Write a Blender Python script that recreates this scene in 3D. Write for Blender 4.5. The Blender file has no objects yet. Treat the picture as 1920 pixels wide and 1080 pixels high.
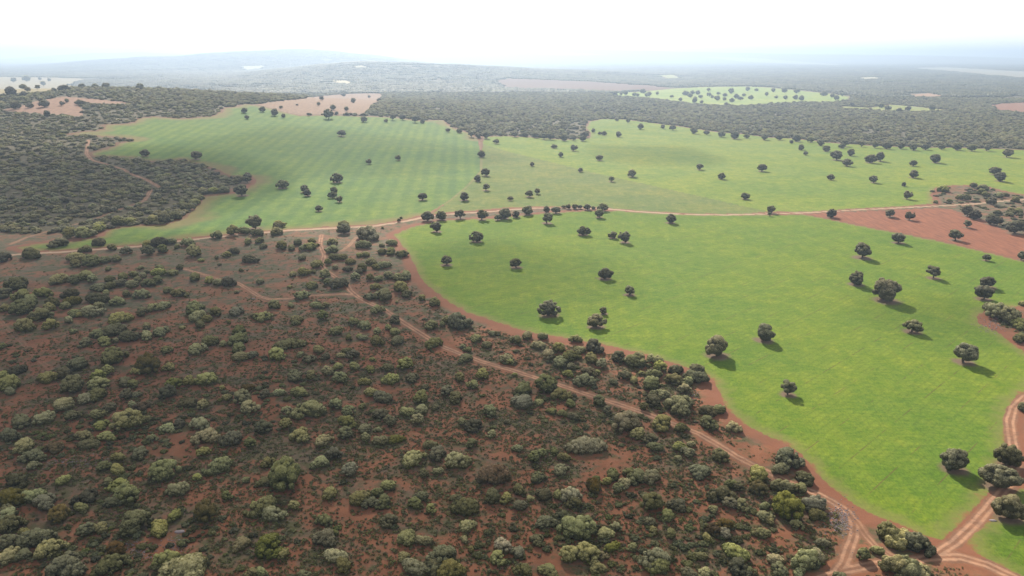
import bpy, math, random
import numpy as np
from mathutils import Vector
R = math.radians
rng = np.random.default_rng(7)
random.seed(7)
scene = bpy.context.scene
COL = scene.collection

# ------------------------------------------------------------------ camera
F = 28/36*1920
EYE = 103.0                    # picture row of the eye-level line
PITCH = math.atan((540-EYE)/F)
CH = 120.0
cam_data = bpy.data.cameras.new('camera'); cam = bpy.data.objects.new('camera', cam_data)
COL.objects.link(cam); scene.camera = cam
cam_data.lens = 28; cam_data.sensor_width = 36; cam_data.clip_start = 1; cam_data.clip_end = 90000
cam.location = (0, 0, CH); cam.rotation_euler = (math.pi/2-PITCH, 0, 0)

# ------------------------------------------------------------------ sky, sun, exposure
SUN_EL, SUN_AZ = R(30), R(-9)
world = bpy.data.worlds.new('World'); scene.world = world; world.use_nodes = True
wn = world.node_tree.nodes; wl = world.node_tree.links
bg = wn['Background']
sky = wn.new('ShaderNodeTexSky'); sky.sky_type = 'NISHITA'; sky.sun_disc = False
sky.sun_elevation = SUN_EL; sky.sun_rotation = SUN_AZ
sky.altitude = 800; sky.air_density = 1.0; sky.dust_density = 4.0; sky.ozone_density = 1.0
veil = wn.new('ShaderNodeMix'); veil.data_type = 'RGBA'; veil.inputs[0].default_value = .88; veil.inputs[7].default_value = (7.0, 6.9, 6.7, 1)  # thin white overcast
tc = wn.new('ShaderNodeTexCoord'); sx = wn.new('ShaderNodeSeparateXYZ'); wl.new(tc.outputs['Generated'], sx.inputs[0])
cr = wn.new('ShaderNodeValToRGB'); wl.new(sx.outputs[2], cr.inputs[0]); cr.color_ramp.interpolation = 'EASE'   # veil is bright low down, thin overhead
cr.color_ramp.elements[0].position = .06; cr.color_ramp.elements[0].color = (1, .98, .95, 1)
cr.color_ramp.elements[1].position = .42; cr.color_ramp.elements[1].color = (.235, .235, .235, 1)
sc_ = wn.new('ShaderNodeMix'); sc_.data_type = 'RGBA'; sc_.blend_type = 'MULTIPLY'; sc_.inputs[0].default_value = 1; sc_.inputs[7].default_value = (13, 13, 13, 1)
wl.new(cr.outputs[0], sc_.inputs[6]); wl.new(sc_.outputs[2], veil.inputs[7])
wl.new(sky.outputs[0], veil.inputs[6]); wl.new(veil.outputs[2], bg.inputs[0]); bg.inputs[1].default_value = 0.095
sd = Vector((math.sin(SUN_AZ)*math.cos(SUN_EL), math.cos(SUN_AZ)*math.cos(SUN_EL), math.sin(SUN_EL)))
sun_data = bpy.data.lights.new('sun', 'SUN'); sun_data.energy = 5.0; sun_data.angle = R(0.6)
sun_data.color = (1, .91, .77)
sun = bpy.data.objects.new('sun', sun_data); COL.objects.link(sun)
sun.rotation_euler = sd.to_track_quat('Z', 'Y').to_euler(); sun.location = (0, 0, 900)
scene.view_settings.view_transform = 'Standard'; scene.view_settings.look = 'None'
scene.view_settings.exposure = 0.42; scene.view_settings.gamma = 1
scene.render.engine = 'CYCLES'
scene.cycles.volume_bounces = 0
scene.cycles.max_bounces = 5; scene.cycles.diffuse_bounces = 2; scene.cycles.transmission_bounces = 2
scene.cycles.transparent_max_bounces = 6

# ------------------------------------------------------------------ picture <-> land
cp, sp_ = math.cos(PITCH), math.sin(PITCH)
def ray(px, py):
    X = (np.asarray(px, float)-960)/F; Y = (540-np.asarray(py, float))/F
    return X, cp+Y*sp_, -sp_+Y*cp
def prof(pts):
    return np.array([p[0] for p in pts], float), np.array([p[1] for p in pts], float)
RIDGES = [  # forward distance, depth of the slope, skyline (column, row)
    (5000, 1000, prof([(150,175),(300,155),(420,142),(520,130),(600,121),(660,117),(740,118),(850,122),(960,127),(1100,134),(1250,143),(1400,160)])),
    (9000, 1700, prof([(-900,175),(-300,140),(0,127),(100,120),(160,114),(260,107),(340,106),(400,99),(480,95),(580,93),(640,98),(700,103),(800,118),(950,140),(1050,160)])),
    (17000, 3000, prof([(-900,118),(0,111),(100,104),(180,99),(260,98),(380,103),(520,101),(700,101),(830,97),(960,94),(1060,91),(1150,94),(1300,97),(1420,100),(1560,102),(1700,103),(1850,107),(2000,111),(2300,116)])),
]
def terrain(x, y):
    x = np.asarray(x, float); y = np.asarray(y, float)
    ys = np.maximum(y, 1.0)
    px = 960+F/cp*x/ys
    far = np.clip((y-300)/700, 0, 1)
    h4 = (60*np.exp(-((x+860)/720)**2-((y-1450)/620)**2))**4
    for D, s, (a, b) in RIDGES:
        py = np.interp(px, a, b)
        _, fw, dn = ray(0, py)
        H = np.maximum(CH+D*dn/fw, 0)
        H = H*(1+0.03*np.sin(px*.05+D)*np.sin(px*.021))
        h4 = h4+(H*np.exp(-((y-D)/s)**2))**4
    h = np.where(y > 250, h4, h4*np.clip(y/250, 0, 1))**.25
    h = h+far*2.2*np.sin(x*.0041+1)*np.sin(y*.0033+.5)+0.35*np.sin(x*.023)*np.sin(y*.019+2)
    return h
def ground(px, py):
    dx, dy, dz = ray(px, py)
    dx, dy, dz = np.broadcast_arrays(dx, dy, dz)
    ts = 90*np.power(400., np.arange(360)/359.)
    lo = np.full(dx.shape, ts[-1]); hit = np.zeros(dx.shape, bool); prev = np.full(dx.shape, 60.)
    a = prev.copy(); b = lo.copy()
    for t in ts:
        z = CH+dz*t; g = terrain(dx*t, dy*t)
        new = (~hit) & (z <= g)
        a = np.where(new, prev, a); b = np.where(new, t, b); hit |= new
        prev = np.where(hit, prev, t)
    for _ in range(24):
        m = (a+b)/2; under = CH+dz*m <= terrain(dx*m, dy*m)
        b = np.where(under & hit, m, b); a = np.where(~under & hit, m, a)
    return dx*b, dy*b
def to_px(x, y, z):
    zc = y*cp-(z-CH)*sp_; yc = y*sp_+(z-CH)*cp
    zc = np.maximum(zc, 1)
    return 960+F*x/zc, 540-F*yc/zc

# ------------------------------------------------------------------ land use (outlines walked round on the picture, laid on the terrain)
def dens(poly, step=14, close=True):
    out = []; n = len(poly)
    for i in range(n if close else n-1):
        x0, y0 = poly[i]; x1, y1 = poly[(i+1) % n]
        k = max(1, int(math.hypot(x1-x0, (y1-y0)*3)/step))
        for j in range(k): out.append((x0+(x1-x0)*j/k, y0+(y1-y0)*j/k))
    if not close: out.append(poly[-1])
    a = np.array(out, float)
    gx, gy = ground(a[:, 0], a[:, 1])
    return np.stack([gx, gy], 1)
F4 = [(738,440),(770,426),(820,414),(870,411),(930,409),(980,403),(1040,398),(1100,395),(1160,395),(1220,399.5),(1300,403),(1400,403),(1450,402.5),(1505,402),(1560,412),(1620,425),(1700,440),(1760,452),(1830,468),(1920,490),(2150,545),(2150,700),(1990,640),(1935,572),(1880,577),(1850,580),(1832,594),(1836,607),(1870,622),(1900,645),(1925,662),(1975,690),(1940,722),(1908,742),(1890,768),(1885,800),(1888,850),(1878,890),(1848,930),(1820,962),(1790,992),(1765,1013),(1735,1005),(1690,985),(1640,967),(1600,945),(1560,915),(1530,886),(1503,852),(1468,829),(1440,818),(1397,796),(1362,766),(1347,730),(1330,704),(1285,688),(1210,664),(1135,647),(1060,634),(1000,624),(960,614),(920,600),(880,588),(845,568),(820,550),(795,530),(780,505),(770,480),(755,460)]
F3 = [(905,256),(960,255),(1020,259),(1060,262),(1105,259),(1108,250),(1098,240),(1105,228),(1130,223),(1170,224),(1220,230),(1280,238),(1340,247),(1400,252),(1440,258),(1490,260),(1560,268),(1640,273),(1720,276),(1800,277),(1860,279),(1920,281),(2150,292),(2150,375),(1930,366),(1900,362),(1850,350),(1790,347),(1752,352),(1745,365),(1750,382),(1700,387),(1600,392),(1510,398),(1440,397),(1370,381),(1290,363),(1200,343),(1110,323),(1030,303),(960,286),(905,270)]
F2 = [(905,270),(960,286),(1030,303),(1110,323),(1200,343),(1290,363),(1370,381),(1440,397),(1400,401.5),(1300,401),(1200,395.5),(1130,389.5),(1060,387),(960,389),(900,394),(850,397),(810,401.5),(843,376),(874,352),(901,322),(901,290)]
F1 = [(132,251),(160,247),(195,244),(198,234),(240,233),(252,230),(262,222),(290,219),(340,223),(400,218),(416,210),(420,203),(445,200),(460,195),(490,199),(520,207),(560,217),(620,216),(680,218),(740,220),(780,226),(830,225),(845,238),(880,250),(897,262),(903,290),(903,322),(876,352),(845,376),(806,399),(760,412),(700,421),(620,425),(540,430),(470,435),(400,441),(330,449),(260,459),(190,464),(110,470),(50,470),(30,464),(70,457),(140,452),(195,443),(205,430),(250,424),(310,422),(345,410),(372,385),(385,368),(410,365),(440,362),(466,352),(482,340),(470,330),(430,330),(410,318),(395,313),(340,298),(300,303),(265,300),(240,295),(175,292),(170,287),(195,281),(222,272),(226,268),(250,264),(252,260),(225,257),(190,255),(165,253)]
F5 = [(1816,1012),(1832,990),(1862,965),(1890,935),(1925,905),(2040,860),(2040,1180),(1925,1092),(1880,1066),(1838,1042),(1812,1024)]
F6 = [(1140,175),(1200,172),(1262,166),(1320,163),(1400,162),(1440,164),(1500,170),(1560,176),(1592,181),(1590,188),(1560,192),(1500,192),(1440,195),(1395,199),(1360,199),(1300,195),(1230,186),(1160,180)]
F7 = [(1668,196),(1720,200),(1790,208),(1720,209),(1640,207),(1575,203),(1580,199),(1630,202)]
F8 = [(1235,141),(1262,140),(1280,148),(1255,148)]
P1 = [(1505,402),(1580,397),(1660,394),(1740,390),(1780,391),(1810,402),(1850,415),(1880,430),(1930,444),(2150,500),(2150,540),(1920,487),(1830,466),(1760,450),(1700,438),(1620,423),(1560,410)]
P2 = [(470,197),(520,190),(560,186),(600,180),(650,176),(712,174),(718,178),(716,190),(700,198),(685,215),(640,215),(600,215),(560,216),(520,207),(490,198)]
P3 = [(925,152),(960,147),(1040,150),(1130,154),(1240,162),(1260,166),(1200,170),(1140,172),(1050,168),(980,166),(940,166)]
P4 = [(1855,197),(1880,194),(1920,192),(2000,190),(2000,214),(1920,212),(1870,207)]
P5 = [(0,207),(40,199),(65,190),(120,181),(180,186),(240,192),(240,198),(180,196),(140,192),(155,205),(155,219),(110,216),(50,212)]
C1 = [(-120,142),(30,144),(90,145),(150,147),(165,150),(135,160),(132,168),(60,176),(0,180),(-120,184)]
C2 = [(453,124),(500,122),(498,128),(470,131),(455,133)]
C3 = [(644,122),(680,123),(694,127),(660,126)]
C4 = [(612,149),(650,151),(664,155),(655,158),(620,153)]
C5 = [(1600,146),(1650,143),(1660,149),(1615,151)]
C6 = [(1690,179),(1745,174),(1780,179),(1730,182)]
C7 = [(1000,102),(1060,98),(1150,102),(1080,105)]
C8 = [(1310,106),(1420,109),(1600,123),(1560,123),(1400,116)]
C9 = [(1700,127),(1780,126),(1960,136),(1960,150),(1840,140)]
ISL = [(1860,582),(1885,576),(1935,570),(1990,640),(1975,690),(1925,664),(1880,625),(1845,610),(1834,595)]
REG = [  # outline, object name, base colour, crop kind (1 = growing crop)
    (F1, 'green_field', (.118,.215,.056), 1), (F2, 'green_field', (.175,.230,.068), 1), (F3, 'green_field', (.200,.285,.046), 1),
    (F4, 'green_field', (.148,.242,.026), 1), (F5, 'green_field', (.11,.20,.022), 1), (F6, 'green_field', (.30,.40,.12), 1),
    (F7, 'green_field', (.28,.33,.11), 1), (F8, 'green_field', (.40,.42,.2), 1),
    (P1, 'ploughed_field', (.300,.122,.072), 0), (P2, 'ploughed_field', (.31,.20,.135), 0), (P3, 'ploughed_field', (.20,.12,.09), 0),
    (P4, 'ploughed_field', (.30,.15,.1), 0), (P5, 'fallow_field', (.33,.20,.14), 0),
    (C1, 'fallow_field', (.36,.31,.19), 0), (C2, 'clearing', (.50,.48,.30), 0), (C3, 'clearing', (.46,.43,.28), 0), (C4, 'clearing', (.60,.52,.34), 0),
    (C5, 'clearing', (.5,.45,.3), 0), (C6, 'clearing', (.42,.27,.18), 0), (C7, 'clearing', (.36,.38,.26), 0), (C8, 'clearing', (.36,.35,.26), 0), (C9, 'clearing', (.34,.32,.24), 0)]
LBL = ['striped green cereal field left of centre','olive green field in the middle between road and diagonal path','bright green upper field below the long wood','large bright green field filling the right half',
 'green field corner right of the forked track','distant light green field dotted with oaks','small distant green strip inside the wood','tiny pale green clearing in the far wood','red ploughed triangle below the dirt road','pinkish bare field with scattered oaks above the striped field','long reddish strip in the far wood','red patch at the right edge inside the wood','pinkish fallow patch on the left hill',
 'straw coloured field on the left hill crest','pale yellow clearing high on the far slope','thin pale clearing near the far ridge','cream clearing above the pinkish field','pale scar in the far right wood','reddish scar in the right wood','pale far clearing on the skyline','long pale strip on the far plain','pale far field at the right']
TR = [  # picture polyline, half width in metres, strength
    ([(-60,480),(20,478),(60,475),(110,473),(190,467),(260,462),(330,453),(400,445),(470,438),(540,432),(620,428),(700,424),(760,415),(800,406),(850,401),(900,398),(960,393),(1010,390),(1060,390),(1130,391),(1200,397),(1280,402),(1360,403),(1440,401),(1510,399),(1580,395),(1660,391),(1740,387),(1820,383),(1870,378),(1960,371)], 1.9, 1.2, 'pale dirt road crossing the middle of the picture'),
    ([(603,440),(600,458),(608,478),(603,495),(608,505),(630,520),(650,533),(657,545),(670,556),(690,567),(720,580),(745,597),(775,616),(800,632),(830,650),(860,662),(900,677),(960,694),(1000,707),(1050,722),(1100,739),(1150,755),(1200,771),(1260,794),(1310,813),(1350,836),(1380,855),(1410,871),(1440,885),(1480,905),(1530,925),(1560,940),(1590,960),(1602,980),(1601,1005),(1592,1030),(1583,1055),(1572,1070)], 1.6, 1.0, 'rutted red track running diagonally through the scrub'),
    ([(1560,940),(1585,955),(1608,980),(1622,1002),(1640,1022),(1668,1040),(1700,1052)], 1.2, .8, 'short rutted branch beside the round thicket'),
    ([(1540,1085),(1580,1070),(1640,1058),(1700,1053),(1745,1045),(1790,1018),(1830,980),(1862,943),(1890,910),(1902,880),(1902,850),(1897,820),(1893,790),(1900,765),(1925,742)], 1.7, 1.0, 'red track from the lower right junction up the right edge'),
    ([(1745,1045),(1800,1044),(1850,1058),(1900,1082),(1940,1110)], 1.9, 1.0, 'red track leaving the junction toward the lower right corner'),
    ([(345,504),(380,514),(420,526),(445,530),(465,542),(485,555),(505,561),(540,560),(570,555),(610,553),(645,551),(660,553)], 1.4, .9, 'narrow red track curving left from the scrub junction'),
    ([(668,445),(655,460),(640,471)], 1.4, .7, 'short rutted path left of the broad grey oak'),
    ([(-40,560),(0,600),(15,617),(40,640),(62,666),(95,692)], 1.3, .25, 'faint eroded red path at the left edge'),
    ([(905,271),(960,287),(1030,304),(1110,324),(1200,344),(1290,364),(1370,382),(1440,399)], .5, .5, 'thin diagonal path between two green fields'),
    ([(806,399),(845,375),(874,351),(902,321),(903,290),(899,266)], 1.3, .25, 'grassy path between two green fields'),
    ([(166,262),(164,275),(162,288),(172,300),(200,308),(230,317),(248,327),(275,337),(303,353)], 1.8, .8, 'pale path inside the left wood'),
    ([(283,356),(275,370),(268,378),(240,387),(205,400),(165,415),(110,428),(50,445),(20,458)], 1.8, .7, 'pale path along the lower left wood'),
]
RED = np.array((.300,.098,.055)); 
# lists of every tree and bush: see below; tree places are needed for the bare rings
TREES = [(893,442,24),(819,424,22),(837,485,25),(968,489,26),(1025,407,24),(1093,430,22),(1124,399,18),(1149,438,17),(1172,444,22),(1257,408,21),(1134,509,29),(1180,541,25),(1030,572,39),(1118,595,36),(1132,580,18),(1344,644,48),(1432,620,38),(1477,724,33),(1616,466,36),(1684,444,24),(1604,519,30),(1662,541,48),(1750,509,26),(1848,481,15),(1852,525,29),(1844,547,29),(1710,606,33),(1807,661,38),(1790,858,46),(1892,853,40),(1872,887,52),(1890,947,48),
 (1558,399,18),(1669,397,20),(1704,405,15),(1813,419,16),(1791,439,24),(1813,395,20),(1826,403,17),(1856,411,19),(1868,415,16),(1903,424,28),(1858,376,15),(1915,480,16),(1918,424,16),
 (930,263,13),(1038,273,10),(1051,289,11),(1075,276,14),(1124,294,14),(1185,323,18),(1112,244,9),(1124,249,7),(1133,249,10),(1159,251,12),(1200,236,13),(1156,223,8),(1177,226,9),(1311,311,15),(1352,329,14),(1428,313,17),(1396,365,17),(1378,252,17),(1432,255,15),(1484,265,8),(1502,275,13),(1510,286,11),(1538,266,14),(1548,277,14),(1569,289,23),(1578,272,12),(1594,285,14),(1588,303,17),(1631,297,17),(1650,294,17),(1713,275,14),(1712,305,13),(1712,325,17),(1754,297,17),(1558,331,13),(1638,335,16),(1695,345,9),(1700,366,15),(1865,319,18),(1875,331,18),(1888,287,16),(1824,347,10),(1842,353,17),
 (997,307,9),(1088,317,11),(1146,334,14),(902,287,15),(911,322,16),(895,332,16),(911,349,17),(870,366,20),(956,370,12),(992,361,17),(1007,358,12),
 (802,403,22),(829,402,21),(863,399,22),(903,402,21),(945,398,24),(933,405,16),(988,391,24),(968,400,16),(1025,391,15),(1042,391,18),(1056,386,9),(1066,387,10),(1078,386,12),(1088,386,11),(1101,386,15),(1112,389,7),(1129,387,18),(1446,392,16),(1443,401,9),(748,412,8),
 (368,289,20),(273,285,16),(463,219,9),(493,204,12),(514,210,14),(531,216,9),(640,247,17),(692,302,11),(747,295,11),(631,332,21),(529,343,21),(572,352,18),(577,360,15),(626,355,15),(624,364,14),(637,372,14),(598,389,14),(792,366,18),(840,243,10),(724,225,8),(682,222,13),(454,354,27),(448,335,18),(464,335,15),(479,415,28),(458,206,12),(518,422,20),(645,427,22),
 (527,200,7),(557,196,5),(604,184,10),(597,194,8),(625,200,12),(645,177,9),(663,188,10),(649,203,9),(711,186,9),(616,213,20),(650,213,8),(579,214,7),(692,181,6),(631,212,7),
 (25,150,14),(50,147,16),(75,147,8),(92,149,10),(82,157,13),(70,163,13),(43,162,14),(52,167,12),(101,168,12),(120,164,22),(155,160,17),(178,161,16),(198,160,18),(20,172,24),(45,176,18),(262,162,20),
 (80,187,17),(84,193,22),(125,188,12),(116,194,11),(56,197,15),(30,197,20),(149,191,16),(88,213,12)]
FT3 = [(985,360),(1090,375),(1030,378),(1010,390),(940,388),(915,385),(850,375),(820,382),(775,382),(1200,398),(1265,422),(1298,374),(1338,390),(1355,370),(1390,372),(1375,412),(1368,430),(1415,402),(1422,440),(1480,388),(1500,405),(1540,412),(1548,376),(1598,388),(1590,418),(1605,455),(1650,428),(1640,360),(1715,415),(1738,388),(1793,408),(1765,345),(1830,350),(1475,350),(1680,400),(1910,385)]
FT4 = [(40,355),(60,405),(130,408),(208,405),(248,412),(120,355),(215,358),(415,378),(480,392),(510,410),(555,385),(545,365),(630,462),(765,495),(850,470),(895,485),(985,505),(1050,492),(1230,490)]
TREES += [(960+x/4, 80+y/4, random.choice((8,9,10,11))) for x, y in FT3]+[(1440+x/4, 80+y/4, random.choice((8,9,10,11))) for x, y in FT4]
EDG = [(x, y, 11+(i*7) % 5) for i, (x, y) in enumerate([(1243,236),(1262,238),(1300,243),(1325,247),(1352,250),(1400,254),(1461,256),(1494,258),(1520,261),(1585,268),(1615,270),(1640,271),(1662,272),(1688,273),(1735,274),(1765,275),(1795,275),(1822,276),(1850,277),(966,250),(985,251),(1004,252),(1020,254),(1032,256),(1058,257),(1075,258),(1092,258),(1096,250),(755,219),(778,223),(793,226),(736,219),(884,250),(897,253),(912,253),(862,244)])]
TREES += EDG
TREES = [(float(a), float(b), float(c)*(.72 if a < 290 and b < 200 else 1)) for a, b, c in TREES]

def inside(P, poly):
    x, y = P[:, 0], P[:, 1]; res = np.zeros(len(x), bool)
    n = len(poly)
    for i in range(n):
        x0, y0 = poly[i]; x1, y1 = poly[(i+1) % n]
        if y0 == y1: continue
        c = ((y0 > y) != (y1 > y)) & (x < (x1-x0)*(y-y0)/(y1-y0)+x0)
        res ^= c
    return res
def segdist(P, poly, close=True, skip=()):
    d2 = np.full(len(P), 1e12); n = len(poly)
    for i in range(n if close else n-1):
        if i in skip: continue
        a = poly[i]; b = poly[(i+1) % n]; ab = b-a; L = max(ab@ab, 1e-9)
        t = np.clip(((P-a)@ab)/L, 0, 1)
        q = P-a-t[:, None]*ab
        d2 = np.minimum(d2, (q*q).sum(1))
    return np.sqrt(d2)
REGW = [dens(r[0]) for r in REG]
TRW = [dens(t[0], 8, False) for t in TR]
ISLW = dens(ISL)
SHARED = []                     # outline pieces where two growing crops touch: no bare margin there
for i in range(len(REG)):
    sk = set()
    if i < 3:
        W = REGW[i]; mid = (W+np.roll(W, -1, 0))/2
        for j in range(3):
            if j != i: sk |= set(np.where(segdist(mid, REGW[j]) < 7.)[0].tolist())
    SHARED.append(sk)

def land(P):
    """region index (-1 scrub or wood), signed distance to growing crop, distance to track in half-widths, track index"""
    n = len(P); reg = np.full(n, -1); edge = np.full(n, -60.); td = np.full(n, 30.); ti = np.full(n, -1); ts = np.zeros(n)
    far = np.clip(P[:, 1]/700, .25, 8)
    w = np.stack([np.sin(P[:, 0]*.9/far+np.sin(P[:, 1]*.37/far)*2), np.sin(P[:, 1]*.8/far+np.sin(P[:, 0]*.31/far)*2)], 1)*0.55*far[:, None]
    Q = P+w
    for i, (r, W) in enumerate(zip(REG, REGW)):
        lo = W.min(0)-45; hi = W.max(0)+45
        m = np.where(((Q > lo) & (Q < hi)).all(1))[0]
        if not len(m): continue
        ins = inside(Q[m], W); reg[m[ins]] = i
        if r[3]:
            d = np.where(ins, segdist(Q[m], W, True, SHARED[i]), -segdist(Q[m], W))
            edge[m] = np.maximum(edge[m], np.clip(d, -60, 60))
    for i, (t, W) in enumerate(zip(TR, TRW)):
        lo = W.min(0)-30; hi = W.max(0)+30
        m = np.where(((P > lo) & (P < hi)).all(1))[0]
        if not len(m): continue
        d = segdist(P[m], W, False)/t[1]
        better = d < td[m]
        mm = m[better]; td[mm] = d[better]; ti[mm] = i; ts[mm] = t[2]
    return reg, edge, td, ti, ts

# ------------------------------------------------------------------ node helpers
def mat(name):
    m = bpy.data.materials.new(name); m.use_nodes = True
    return m, m.node_tree.nodes, m.node_tree.links
class NT:
    def __init__(s, m): s.n = m.node_tree.nodes; s.l = m.node_tree.links
    def put(s, node, i, v):
        if hasattr(v, 'is_output'): s.l.new(v, node.inputs[i])
        elif v is not None: node.inputs[i].default_value = v
    def math(s, op, a, b=None, c=None, clamp=False):
        k = s.n.new('ShaderNodeMath'); k.operation = op; k.use_clamp = clamp
        s.put(k, 0, a); s.put(k, 1, b)
        if c is not None: s.put(k, 2, c)
        return k.outputs[0]
    def noise(s, scale, vec=None, detail=4, rough=.6, dist=0.):
        k = s.n.new('ShaderNodeTexNoise'); k.inputs['Scale'].default_value = scale; k.inputs['Detail'].default_value = detail
        k.inputs['Roughness'].default_value = rough; k.inputs['Distortion'].default_value = dist
        if vec is not None: s.l.new(vec, k.inputs['Vector'])
        return k.outputs['Fac']
    def mix(s, fac, a, b, mode='MIX'):
        k = s.n.new('ShaderNodeMix'); k.data_type = 'RGBA'; k.blend_type = mode
        s.put(k, 0, fac); s.put(k, 6, a if hasattr(a, 'is_output') else (*a, 1)); s.put(k, 7, b if hasattr(b, 'is_output') else (*b, 1))
        return k.outputs[2]
    def attr(s, name):
        k = s.n.new('ShaderNodeAttribute'); k.attribute_name = name; return k
    def map(s, v, a, b, c=0., d=1., smooth=True):
        k = s.n.new('ShaderNodeMapRange'); k.interpolation_type = 'SMOOTHSTEP' if smooth else 'LINEAR'
        s.put(k, 0, v); k.inputs[1].default_value = a; k.inputs[2].default_value = b; k.inputs[3].default_value = c; k.inputs[4].default_value = d
        return k.outputs[0]
    def mapping(s, vec, scale=(1, 1, 1), rot=0.):
        k = s.n.new('ShaderNodeMapping'); s.l.new(vec, k.inputs[0]); k.inputs['Scale'].default_value = scale; k.inputs['Rotation'].default_value = (0, 0, rot); k.inputs['Location'].default_value = (3.3, 7.7, 41.37)
        return k.outputs[0]

# ------------------------------------------------------------------ ground material: one soil-and-crop material for every sheet
gm, _, _ = mat('soil_and_crops'); N = NT(gm)
geo = N.n.new('ShaderNodeNewGeometry').outputs['Position']
base = N.attr('base').outputs['Color']; edge = N.attr('edge').outputs['Fac']; td = N.attr('track').outputs['Fac']
tstr = N.attr('tstr').outputs['Fac']; crop = N.attr('crop').outputs['Fac']; stripe = N.attr('stripe').outputs['Fac']; bare = N.attr('bare').outputs['Fac']
wood = N.attr('wood').outputs['Fac']; plough = N.attr('plough').outputs['Fac']; scrubby = N.attr('grassy').outputs['Fac']
n_fine = N.noise(1.1, geo, 6, .7); n_mid = N.noise(.11, geo, 5, .62); n_big = N.noise(.016, geo, 4, .6); n_huge = N.noise(.0045, geo, 3, .55, .6)
# scrub floor: red earth, grey-green herb film, dry grass, litter
n_s1 = N.noise(.06, N.mapping(geo, (1, 1.3, 1), .5), 7, .68, .4); n_s2 = N.noise(.25, geo, 6, .7)
herb = N.mix(N.map(n_s2, .35, .65), (.140,.125,.070), (.100,.115,.052))
litter = N.mix(n_fine, (.150,.112,.076), (.22,.172,.12))
earth = N.mix(N.map(n_mid, .3, .7), (.250,.108,.058), (.365,.155,.085))
hf = N.map(N.math('ADD', n_s1, N.math('MULTIPLY', N.math('SUBTRACT', n_s2, .5), .6)), .40, .62)
grass_f = N.math('ADD', N.math('MULTIPLY', scrubby, .50), -.12)
c_scrub = N.mix(N.math('ADD', hf, grass_f, None, True), earth, N.mix(N.map(n_s2, .42, .6), litter, herb))
c_wood = N.mix(N.map(n_s2, .35, .65), (.090,.080,.045), (.185,.155,.095))
c0 = N.mix(wood, c_scrub, c_wood)
# growing crop
st_vec = N.mapping(geo, (1, .03, .2), R(-3.6))
sep = N.n.new('ShaderNodeSeparateXYZ'); N.l.new(N.mapping(geo, (1, 1, 1), R(-3.6)), sep.inputs[0])
wobble = N.math('MULTIPLY', N.noise(.012, geo, 2), 3.)
wave = N.math('SINE', N.math('MULTIPLY', N.math('ADD', sep.outputs[0], wobble), 2*math.pi/13.5))
wave2 = N.math('SINE', N.math('MULTIPLY', N.math('ADD', sep.outputs[0], wobble), 2*math.pi/31.))
streak = N.noise(.35, st_vec, 3, .5, 1.2)
sfac = N.math('MULTIPLY', N.map(N.math('ADD', N.math('ADD', wave, N.math('MULTIPLY', wave2, .5)), N.math('MULTIPLY', N.math('SUBTRACT', n_mid, .5), 1.6)), -1.1, 1.1), N.map(n_huge, .3, .55, .5, 1.))
g_a = N.mix(N.map(n_mid, .3, .72), (.80,.90,.75), (1.22,1.12,1.2))
c_crop = N.mix(1., base, g_a, 'MULTIPLY')
c_crop = N.mix(N.math('MULTIPLY', N.map(n_big, .38, .62), .8), c_crop, N.mix(1., c_crop, (1.30,1.12,.90), 'MULTIPLY'))
c_crop = N.mix(N.math('MULTIPLY', N.map(n_huge, .42, .60), .38), c_crop, N.mix(1., c_crop, (.66,.84,.72), 'MULTIPLY'))
c_crop = N.mix(N.math('MULTIPLY', stripe, sfac), c_crop, N.mix(1., c_crop, (1.32,1.19,1.02), 'MULTIPLY'))
strk = N.noise(.3, N.mapping(geo, (1, .18, 1), R(-50)), 5, .7)
c_crop = N.mix(N.map(strk, .46, .70), c_crop, N.mix(1., c_crop, (1.22,1.10,1.05), 'MULTIPLY'))
n_px = N.noise(1.6, N.mapping(geo, (1, .45, 1), R(-45)), 4, .85)
c_crop = N.mix(N.map(n_px, .3, .7), N.mix(1., c_crop, (.74,.78,.76), 'MULTIPLY'), N.mix(1., c_crop, (1.24,1.20,1.15), 'MULTIPLY'))
fib = N.noise(.55, N.mapping(geo, (.35, 1, 1), R(8)), 6, .78)
c_crop = N.mix(N.map(fib, .36, .66), N.mix(1., c_crop, (.80,.86,.84), 'MULTIPLY'), N.mix(1., c_crop, (1.16,1.10,1.06), 'MULTIPLY'))
# tramlines running diagonally in the big field
sep2 = N.n.new('ShaderNodeSeparateXYZ'); N.l.new(N.mapping(geo, (1, 1, 1), R(45)), sep2.inputs[0])
def line(co, period, width, off=0.):
    fr = N.math('FRACT', N.math('DIVIDE', N.math('ADD', co, off), period))
    d = N.math('ABSOLUTE', N.math('SUBTRACT', fr, .5))
    return N.map(d, width/period, 0.)
brk = N.map(N.noise(.06, geo, 3, .7), .46, .60)
tram = N.math('MULTIPLY', N.math('MULTIPLY', line(sep2.outputs[0], 12.2, .34), brk), N.math('SUBTRACT', 1., stripe))
tram2 = N.math('MULTIPLY', N.math('MULTIPLY', line(sep2.outputs[0], 2.6, .7), N.map(n_mid, .38, .60)), .42)
c_crop = N.mix(N.math('MULTIPLY', tram, .75), c_crop, (.14,.085,.04))
c_crop = N.mix(tram2, c_crop, N.mix(1., c_crop, (.62,.66,.6), 'MULTIPLY'))
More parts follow.
